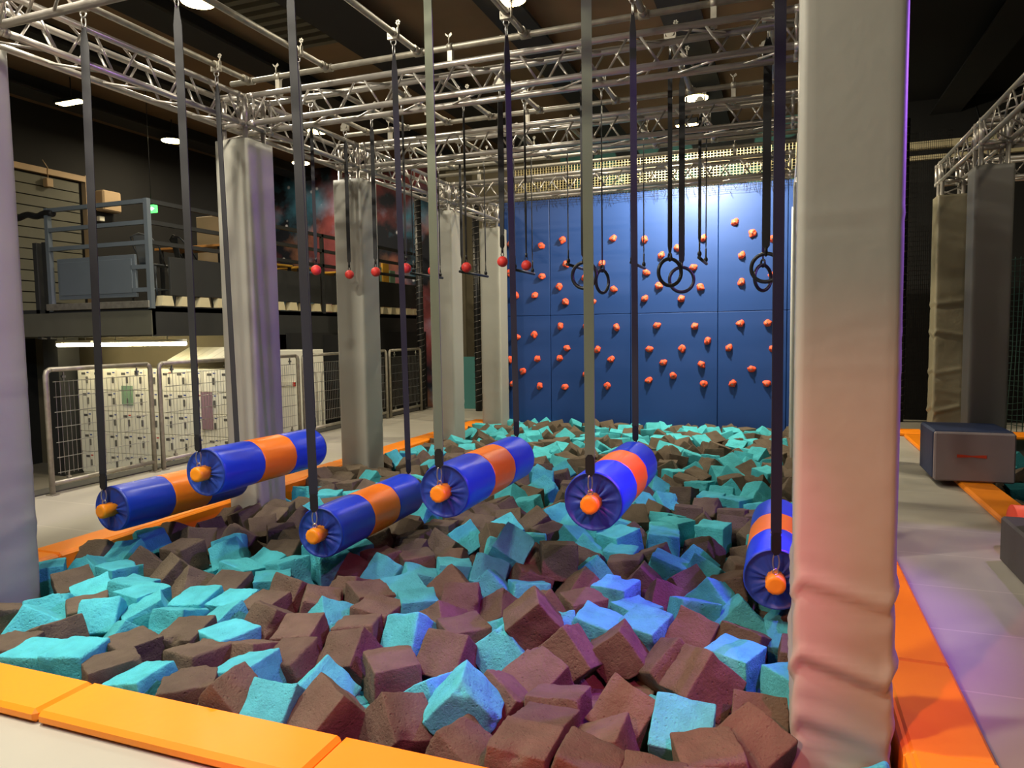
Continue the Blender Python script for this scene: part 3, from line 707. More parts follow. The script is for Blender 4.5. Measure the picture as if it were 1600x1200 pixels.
# lower back wall beneath mezzanine
b = MB(); b.box((-13.2, 9.55, -.75), (-8.7, 9.7, 1.62)); struct('wall_lower', b, ['olive_wall'])
b = MB(); b.box((-8.7, 12.0, -.75), (-7.6, 12.1, 1.6)); b.box((-8.6, 11.0, -.75), (-8.5, 16.4, 1.65)); struct('wall_inner', b, ['dark_wall'])
# ------------------------------------------------------------------ mezzanine
mz = thing('mezzanine', 'dark steel mezzanine with railings behind the left columns', 'balcony', (0, 0, 0))
XE = -8.6
b = MB(); b.box((-13.2, 8.0, 1.98), (XE, 16.4, 2.06)); b.build('deck', ['mezz_dark'], mz)
b = MB(); b.box((-11.35, 7.98, 1.64), (XE, 8.06, 2.0)); b.build('front_fascia', ['mezz_olive'], mz)
b = MB(); b.box((-13.2, 8.06, 1.62), (XE-.02, 9.56, 1.66)); b.build('soffit', ['mezz_olive'], mz)
b = MB(); b.box((XE-.06, 8.0, 1.62), (XE+.0, 16.4, 2.05)); b.build('side_fascia', ['mezz_dark'], mz)
b = MB(); b.box((-10.7, 7.95, 2.04), (XE, 8.0, 2.14), 0, .005); b.build('front_edge_channel', ['galvanised'], mz)
for k in range(22):
    y = 8.28+k*.37
    q = MB(); rr = [[(XE+.02, y-.12, 2.07), (XE+.02, y+.12, 2.07), (XE-.1, y+.12, 2.07), (XE-.1, y-.12, 2.07)], [(XE+.02, y-.085, 2.22), (XE+.02, y+.085, 2.22), (XE-.1, y+.085, 2.22), (XE-.1, y-.085, 2.22)]]
    q.rings(rr, sm=False).build('lit_deck_trapezoid', ['cream'], mz)  # pale lit trapezoids along the deck edge, their light put into the cream
def rail(p0, p1, w=.03, mn='mezz_grey', nm_='rail'):
    p0, p1 = Vector(p0), Vector(p1); x, y, z = frame(p1-p0); q = MB(); q.obox((p0+p1)/2, x*w, y*w, z*((p1-p0).length/2+w)); return q.build(nm_, [mn], mz)
for z in (3.57, 3.27, 2.98): rail((-10.6, 8.0, z), (XE, 8.0, z)); rail((XE, 8.0, z), (XE, 16.3, z), .03, 'mezz_dark')
for x in (-10.62, XE): rail((x, 8.0, 2.06), (x, 8.0, 3.57), .035, nm_='railing_post')
for y in (10.1, 12.2, 14.3, 16.2): rail((XE, y, 2.06), (XE, y, 3.57), .03, 'mezz_dark', 'railing_post')
for z in (2.63, 2.3): rail((-8.9, 8.0, z), (XE, 8.0, z), .03)
b = MB(); b.box((-10.45, 7.98, 2.2), (-8.86, 8.02, 2.82), 0, .004); b.box((-10.4, 7.97, 2.26), (-8.92, 7.985, 2.76), 0, .004); b.build('front_panel', ['mezz_grey'], mz)
for y0, y1 in ((8.35, 9.7), (9.78, 12.1), (12.25, 14.2), (14.35, 16.3)):
    b = MB(); b.box((XE-.02, y0, 2.23), (XE+.02, y1, 2.8), 0, .004); b.build('side_panel', ['mezz_dark'], mz)
for x in (-10.75, -10.95): b = MB(); b.box((x-.04, 8.0, 1.6), (x+.04, 8.1, 3.1)); b.build('support_post', ['mezz_dark'], mz)
b = MB(); b.path([(-11.6+k*.07, 7.99, 3.52+.02*math.sin(k)) for k in range(17)], .05, 8)
tag(b.build('cable_bundle', ['black_plastic']), 'black cable bundle taped around the top rail at the left end', 'cable')
# furniture on it
def metal_chair(x, y, rz, label, mn):
    t = thing('metal_chair', label, 'chair', (x, y, 2.06), rz, 'metal chairs on the mezzanine')
    MB().box((-.19, -.18, .66), (.19, .18, .69), 0, .01).build('seat', [mn], t)
    b = MB(); b.rings([[(-.07, -.2, .66), (.07, -.2, .66), (.07, -.19, .66), (-.07, -.19, .66)], [(-.11, -.27, 1.12), (.11, -.27, 1.12), (.11, -.26, 1.12), (-.11, -.26, 1.12)]], sm=False); b.build('backrest', [mn], t)
    MB().path([(-.19, .05, .68), (-.22, -.12, .95), (-.17, -.25, 1.1), (0, -.28, 1.15), (.17, -.25, 1.1), (.22, -.12, .95), (.19, .05, .68)], .012, 8).build('back_frame', [mn], t)
    for sx in (-1, 1):
        for sy_ in (-1, 1): MB().tube((sx*.16, sy_*.15, .67), (sx*.23, sy_*.22, 0), .018, 8, r1=.012).build('leg', [mn], t)
    MB().path([(-.2, -.19, .3), (.2, -.19, .3), (.2, .19, .3), (-.2, .19, .3)], .01, 6, closed=True).build('footrest', [mn], t)
metal_chair(-9.35, 8.75, R(10), 'grey metal chair with a solid backrest behind the mezzanine front railing', 'chair_grey')
metal_chair(-8.95, 9.15, R(-20), 'black metal chair with curved arms by the mezzanine corner post', 'black_metal')
def table(x, y, lx, ly_, label, mn, z=3.1, group='tables on the mezzanine'):
    t = thing('high_table', label, 'table', (x, y, 2.06), 0, group)
    MB().box((-lx, -ly_, z-2.06-.04), (lx, ly_, z-2.06), 0, .004).build('table_top', [mn], t)
    for sx in (-1, 1):
        for sy_ in (-1, 1): MB().box((sx*lx*.85-.025, sy_*ly_*.85-.025, 0), (sx*lx*.85+.025, sy_*ly_*.85+.025, z-2.1)).build('leg', ['black_metal'], t)
table(-9.45, 9.9, .75, .3, 'wooden table beside the black metal chair on the mezzanine', 'wood_orange', 3.14); table(-9.15, 11.3, .3, .3, 'wooden table behind the mezzanine rail, first right of the second column', 'board_yellow', 2.95)
table(-9.15, 12.1, .3, .3, 'wooden table behind the mezzanine rail, second right of the second column', 'board_yellow', 2.95); table(-9.15, 13.4, .25, .3, 'wooden table on the mezzanine hidden partly by the third column', 'board_yellow', 2.95)
b = MB(); b.box((-10.6, 11.0, 2.06), (-9.7, 11.5, 3.9), 0, .01); tag(b.build('storage_cupboard', ['beige']), 'beige cupboard behind the table on the mezzanine', 'cupboard')
b = MB(); b.box((-13.2, 10.98, 4.2), (-12.95, 11.42, 4.62), 0, .03); tag(b.build('wall_unit', ['beige']), 'beige air unit high on the dark left wall', 'air unit')
b = MB(); b.box((-13.15, 9.85, 4.48), (-13.03, 9.98, 4.64), 0, .01); b.path([(-13.08, 9.91, 4.64), (-13.07, 9.91, 4.84), (-13.08, 9.82, 4.97)], .008, 6); tag(b.build('junction_box', ['beige']), 'small beige junction box with cables above the shutter', 'box')
b = MB(); b.box((-13.2, 11.0, 4.0), (-13.1, 11.12, 4.1), 0, .01); tag(b.build('emergency_light', ['plastic_white']), 'small white unit on the left wall below the air unit', 'light')
for k, (y0, w, z0, z1, mn) in enumerate(((14.6, .45, 2.75, 3.35, 'board_yellow'), (15.1, .3, 2.78, 3.25, 'board_green'), (15.45, .3, 2.6, 3.35, 'board_yellow'), (15.8, .25, 2.55, 3.2, 'board_green'))):
    b = MB(); b.box((-9.2, y0, 2.06), (-9.15, y0+w, z1-.02), 0, .004)
    tag(b.build('display_board', [mn]), ['wide yellow board', 'pale green board', 'tall yellow board', 'narrow pale green board'][k]+' standing behind the rail at the far end of the mezzanine', 'board')
# exit sign
t = thing('exit_sign', 'green lit emergency exit sign hanging near the mezzanine corner', 'sign', (-10.43, 9.8, 3.86), 0)
MB().box((-.13, -.02, -.07), (.13, .02, .07), 0, .008).build('housing', ['exit_green'], t)
b = MB(); b.box((-.1, -.026, -.022), (.01, -.02, .022)); b.rings([[(.02, -.024, -.035), (.02, -.024, .035), (.02, -.02, .035), (.02, -.02, -.035)], [(.09, -.024, -.002), (.09, -.024, .002), (.09, -.02, .002), (.09, -.02, -.002)]], sm=False); b.build('arrow_symbol', ['exit_white'], t)
MB().tube((0, 0, .07), (0, 0, 2.16), .006, 6).build('suspension_rod', ['black_metal'], t)
# tube lamps
for k, (x0, x1) in enumerate(((-11.36, -10.55), (-10.42, -8.6))):
    t = thing('tube_lamp', ['short bright tube lamp under the mezzanine, left of the first strap', 'long bright tube lamp under the mezzanine, right of the first strap'][k], 'lamp', (0, 8.6, 1.5), 0, 'tube lamps under the mezzanine')
    MB().box((x0, -.04, .03), (x1, .04, .07), 0, .005).build('housing', ['plastic_white'], t); MB().tube((x0, 0, 0), (x1, 0, 0), .028, 12).build('tube', ['lamp_tube'], t)
    for q in (.2, .8): MB().tube((x0+(x1-x0)*q, 0, .06), (x0+(x1-x0)*q, 0, .13), .008, 6).build('hanger', ['steel'], t)
# black padded pole with net, two of them, floor to rig
def net_pole(x, y, z1, label):
    t = thing('net_pole', label, 'pole', (x, y, 0), 0, 'black padded poles holding the far net')
    b = MB(); b.tube((0, 0, 0), (0, 0, z1), .07, 12); b.build('padded_pole', ['black_plastic'], t)
    b = MB(); b.path([(.082*math.cos(k*.8), .082*math.sin(k*.8), .1+k*.016) for k in range(int((z1-.2)/.016))], .005, 4)
    b.build('lacing', ['bolt'], t)
net_pole(-7.1, 13.45, 4.5, 'black laced pole at the far end of the mesh barrier'); net_pole(-5.82, 13.5, 4.3, 'black laced pole between the last two left columns'); net_pole(1.85, 13.6, 5.0, 'black laced pole behind the big right column')
b = MB(); b.box((-6.5, 13.85, 0), (-5.95, 13.9, 1.1)); tag(b.build('teal_mat', ['teal_panel']), 'teal mat standing behind the last two left columns', 'mat')
b = MB(); b.box((-6.7, 13.98, -.1), (-6.3, 14.05, 5.0)); b.box((-6.1, 14.0, -.1), (-4.9, 14.05, 5)); tag(b.build('partition', ['olive_wall']), 'olive partition behind the last left columns', 'partition')
b = MB()
for k in range(22): b.tube((1.9+k*.03, 13.7, .05), (1.9+k*.03, 13.7, 4.8), .003, 4)
for k in range(60): b.tube((1.9, 13.7, .05+k*.08), (2.56, 13.7, .05+k*.08), .003, 4)
o = b.build('safety_net', ['net_black']); tag(o, 'black safety net between the big right column and the far right columns', 'net'); o['kind'] = 'stuff'
b = MB()
for k in range(26):
    x = 3.0+k*.07; b.path([(x, 12.6, 0), (x+.03*math.sin(k), 12.5, 1.2), (x+.05, 12.6, 2.6)], .006, 4)
for k in range(30): b.path([(3.0+j*.2, 12.58+.03*math.sin(j+k), .1+k*.085+.02*math.sin(j*2+k)) for j in range(10)], .005, 4)
o = b.build('climbing_net', ['teal_net']); tag(o, 'teal cargo net at the right edge of the photo beyond the grey column', 'net'); o['kind'] = 'stuff'
# motion sensor on right back wall
t = thing('alarm_sensor', 'small white sensor box high on the black wall, top right', 'sensor', (3.45, 16.35, 6.0-.12), 0)
t.location = tuple(ray_y(1537, 121, 16.3))
t.location.y = 16.36
b = MB(); b.box((-.1, -.06, -.16), (.1, .03, .07), 0, .02); b.tube((0, -.06, .06), (0, .03, .06), .1, 20); b.build('housing', ['plastic_white'], t); MB().tube((.01, -.07, .07), (.01, -.05, .07), .035, 14).build('lens', ['black_plastic'], t)
MB().path([(-.08, 0, -.15), (-.12, .02, -.4), (-.02, .02, -.8), (0, .02, -1.5)], .008, 6).build('cable', ['black_metal'], t)
# loudspeaker right edge
p = ray_y(1606, 318, 8.6)
t = thing('loudspeaker', 'dark grey loudspeaker box at the right edge beneath the truss', 'speaker', (2.62, 8.95, 2.95), R(20))
MB().box((-.14, -.1, -.3), (.14, .12, .24), 0, .02).build('housing', ['step_dark'], t); MB().tube((0, 0, .24), (0, 0, .56), .012, 8).build('bracket', ['black_metal'], t)

# ------------------------------------------------------------------ right walkway objects
t = thing('padded_block', 'large grey and navy padded block with an orange handle on the right walkway', 'block', (1.42, 8.1, .062))
MB().box((0, .06, .0), (.7, .78, .5), 0, .02).build('block_body', ['box_blue'], t)
MB().box((0.005, -.0, .005), (.695, .07, .49), 0, .015).build('front_face', ['box_grey'], t)
b = MB(); b.rings([[(.2+dx, -.006, .26-h_/2), (.2+dx, -.006, .26+h_/2), (.2+dx, .004, .26+h_/2), (.2+dx, .004, .26-h_/2)] for dx, h_ in ((0, .03), (.05, .026), (.13, .014), (.2, .026), (.25, .03))], sm=False); b.build('handle', ['handle_red'], t)
t = thing('padded_step', 'dark grey padded steps at the right edge of the photo', 'steps', (1.4, 4.3, 0))
MB().box((0, 0, 0), (1.2, 1.36, .31), 0, .015).build('lower_step', ['step_dark'], t)
MB().box((.09, .0, .312), (1.2, 1.14, .6), 0, .015).build('upper_step', ['step_dark'], t)
b = MB(); b.tube((1.62, 5.78, .31+.17-.31), (2.6, 5.78, .17), .165, 28); t = b.build('foam_roller', ['roller_red'])
tag(t, 'red-orange round roller end peeking out behind the dark steps', 'roller'); t.location = (-.09, .12, .0)

# ------------------------------------------------------------------ ceiling lamps
def highbay(x, y, z, label, power, col=(1, .86, .62), disc=True, r=.2, vis=True):
    t = thing('highbay_lamp', label, 'lamp', (x, y, z), 0, 'round lamps under the ceiling')
    b = MB(); b.tube((0, 0, .0), (0, 0, .07), r+.02, 24, r1=.12); b.tube((0, 0, .07), (0, 0, max(.09, 6.02-z)), .012, 6); b.build('housing', ['black_metal'], t)
    MB().tube((0, 0, -.012), (0, 0, 0), r, 24).build('lens', ['lamp_warm'], t)
    l = bpy.data.lights.new('highbay_light', 'AREA'); l.shape = 'DISK'; l.size = r*2; l.energy = power; l.color = col
    o = bpy.data.objects.new('highbay_light', l); COL.objects.link(o); o.parent = t; o.location = (0, 0, -.02); return t
NEUT = (1, .93, .78)
highbay(-1.45, 13.1, 5.6, 'round ceiling lamp glowing above the third truss, right of the middle', 160)
highbay(-11.7, 11.6, 5.6, 'ceiling lamp glowing over the left side, right of the rectangular lamp', 60)
highbay(-8.6, 12.2, 5.6, 'small ceiling lamp glimpsed through the truss above the third column', 60)
highbay(-6.75, 7.2, 5.7, 'ceiling lamp at the very top edge, between two dark beams', 130, NEUT)
highbay(-4.3, 2.4, 5.7, 'ceiling lamp above the front of the pit, out of sight over the logs', 330, NEUT)
highbay(-2.4, .5, 5.7, 'ceiling lamp over the camera side of the pit', 185, NEUT)
highbay(-6.2, .2, 5.7, 'ceiling lamp over the front left floor', 185, NEUT)
highbay(-10.8, 14.6, 5.7, 'added unseen lamp brightening the mural at the far end of the mezzanine', 40, NEUT)  # added lamp, out of view, to brighten the back wall mural
highbay(-3.2, 8.6, 5.7, 'ceiling lamp above the rear half of the pit', 75, NEUT)
highbay(3.6, 7.0, 5.7, 'ceiling lamp over the right walkway', 28, NEUT)
t = thing('panel_lamp', 'rectangular ceiling lamp at the upper left, before the dark wall', 'lamp', (-11.35, 9.1, 5.6)); MB().box((-.3, -.1, 0), (.3, .1, .05)).build('housing', ['black_metal'], t); MB().box((-.27, -.08, -.01), (.27, .08, 0)).build('lens', ['lamp_warm'], t)
MB().tube((0, 0, .05), (0, 0, .42), .01, 6).build('suspension_rod', ['black_metal'], t)

def spot(name, label, loc, target, energy, color, angle, blend=.3, size=.05, mn='led_violet'):
    t = thing(name, label, 'spotlight', loc, 0, 'stage spotlights on the rig')
    d = (Vector(target)-Vector(loc)).normalized()
    b = MB(); b.tube(-d*.22, -d*.02, .09, 16); b.build('lamp_body', ['black_metal'], t)
    MB().tube(-d*.02, -d*.015, .08, 16).build('lens', [mn], t)
    MB().tube((0, 0, 0), (0, 0, max(.15, 0)), .012, 6).build('bracket', ['black_metal'], t)
    l = bpy.data.lights.new(name+'_light', 'SPOT'); l.energy = energy; l.color = color; l.spot_size = R(angle); l.spot_blend = blend; l.shadow_soft_size = size
    o = bpy.data.objects.new(name+'_light', l); COL.objects.link(o); o.parent = t; o.rotation_mode = 'QUATERNION'; o.rotation_quaternion = d.to_track_quat('-Z', 'Y'); o.location = d*.01
    return t

spot('stage_spotlight', 'violet stage spotlight high on the right, aimed across the logs', (3.4, 4.4, 3.6), (-2.2, 4.3, .6), 800, (.42, .14, 1), 62, .3, .05)
spot('stage_spotlight', 'violet stage spotlight in the right aisle, aimed at the walkway', (2.6, 6.2, 4.0), (1.0, 4.6, 0), 160, (.6, .35, 1), 52, .15, .03)
spot('stage_spotlight', 'magenta stage spotlight above the front right corner of the pit', (1.3, -.2, 3.9), (-1.2, 2.9, -.1), 850, (1, .1, .34), 30, .5, .05, 'led_red')
spot('stage_spotlight', 'violet stage spotlight above the big column, aimed at the foam', (.9, 5.4, 3.9), (-.95, 3.5, -.1), 950, (.42, .06, 1), 24, .3, .03)
spot('stage_spotlight', 'blue stage spotlight near the front left, aimed at the mezzanine', (-4.2, 1.2, 4.0), (-9.6, 8.2, 2.4), 260, (.45, .7, 1), 30, .1, .03, 'led_blue')
spot('stage_spotlight', 'pale blue stage spotlight over the front floor, aimed at the left foam', (-1.4, -.6, 4.2), (-3.3, 3.2, -.1), 160, (.5, .66, 1), 44, .5, .04, 'led_blue')
spot('stage_spotlight', 'red stage spotlight beside the front floor, aimed at the column foot', (-1.6, -1.2, 3.2), (.5, 3.0, .1), 700, (1, .26, .12), 34, 1, .06, 'led_red')

fl_ = [q for q in bpy.data.objects if q.name == 'flood_lamp'][0]
l = bpy.data.lights.new('flood_light', 'AREA'); l.shape = 'RECTANGLE'; l.size = .4; l.size_y = .1; l.energy = 440; l.color = (1, .9, .68)
o = bpy.data.objects.new('flood_light', l); COL.objects.link(o); o.parent = fl_; o.location = (0, 0, -.05); o.rotation_mode = 'QUATERNION'; o.rotation_quaternion = Vector((0, .62, -.78)).to_track_quat('-Z', 'Y')

# ------------------------------------------------------------------ foam cubes
def foam_mesh(seed, n, name='foam_cube', S=.228, chip=1.0):
    rnd = random.Random(seed); b = MB(); h = S/2; off = Vector((seed*3.1, seed*1.7, seed))
    chips = []
    for _ in range(rnd.choice((0, 1, 2, 3))):
        c = Vector([rnd.choice((-1, 1))*h for _ in range(3)])
        if rnd.random() < .5: c[rnd.randrange(3)] *= rnd.uniform(-.6, .6)
        chips.append((c, rnd.uniform(.035, .065)*chip))
    rr = rnd.uniform(.006, .013); key = {}
    rough = rnd.uniform(.3, 1.3)
    def vid(p):
        k = tuple(round(q*1e5) for q in p)
        if k in key: return key[k]
        q = Vector(p); lim = h-rr; c = Vector([max(-lim, min(lim, t)) for t in q]); d = q-c
        if d.length > 1e-9: q = c+d.normalized()*rr
        nn = q.normalized(); q = q+nn*(noise.noise(q*12+off)*.011+noise.noise(q*45+off)*.004*rough)
        for cc, cr2 in chips:
            dd = (q-cc).length
            if dd < cr2:
                q = q-cc.normalized()*(cr2-dd)*(.75+.5*noise.noise(q*40+off)); q += nn*noise.noise(q*80+off)*.006
        # gentle bulge and shear
        q.x += .05*q.y*math.sin(seed); q *= 1+.03*math.cos(seed*2.2)
        key[k] = len(b.v); b.v.append(tuple(q)); return key[k]
    m_ = n-4; g = [-h, -h+rr*.5, -h+rr*1.1]+[-h+rr*1.1+(2*h-2.2*rr)*i/m_ for i in range(1, m_)]+[h-rr*1.1, h-rr*.5, h]; n = len(g)-1
    for ax in range(3):
        for s_ in (-1, 1):
            for i in range(n):
                for j in range(n):
                    l = []
                    for (u, w) in ((i, j), (i+1, j), (i+1, j+1), (i, j+1)):
                        p = [0, 0, 0]; p[ax] = s_*h; p[(ax+1) % 3] = g[u]; p[(ax+2) % 3] = g[w]; l.append(vid(p))
                    if s_ < 0: l = l[::-1]
                    b.face(l, 0, True)
    return b
NV = 9
FMB = [foam_mesh(k, 14) for k in range(NV)]
FM = {'T': [m_.mesh('foam_cube', 'foam_turquoise') for m_ in FMB], 'C': [m_.mesh('foam_cube', 'foam_charcoal') for m_ in FMB]}
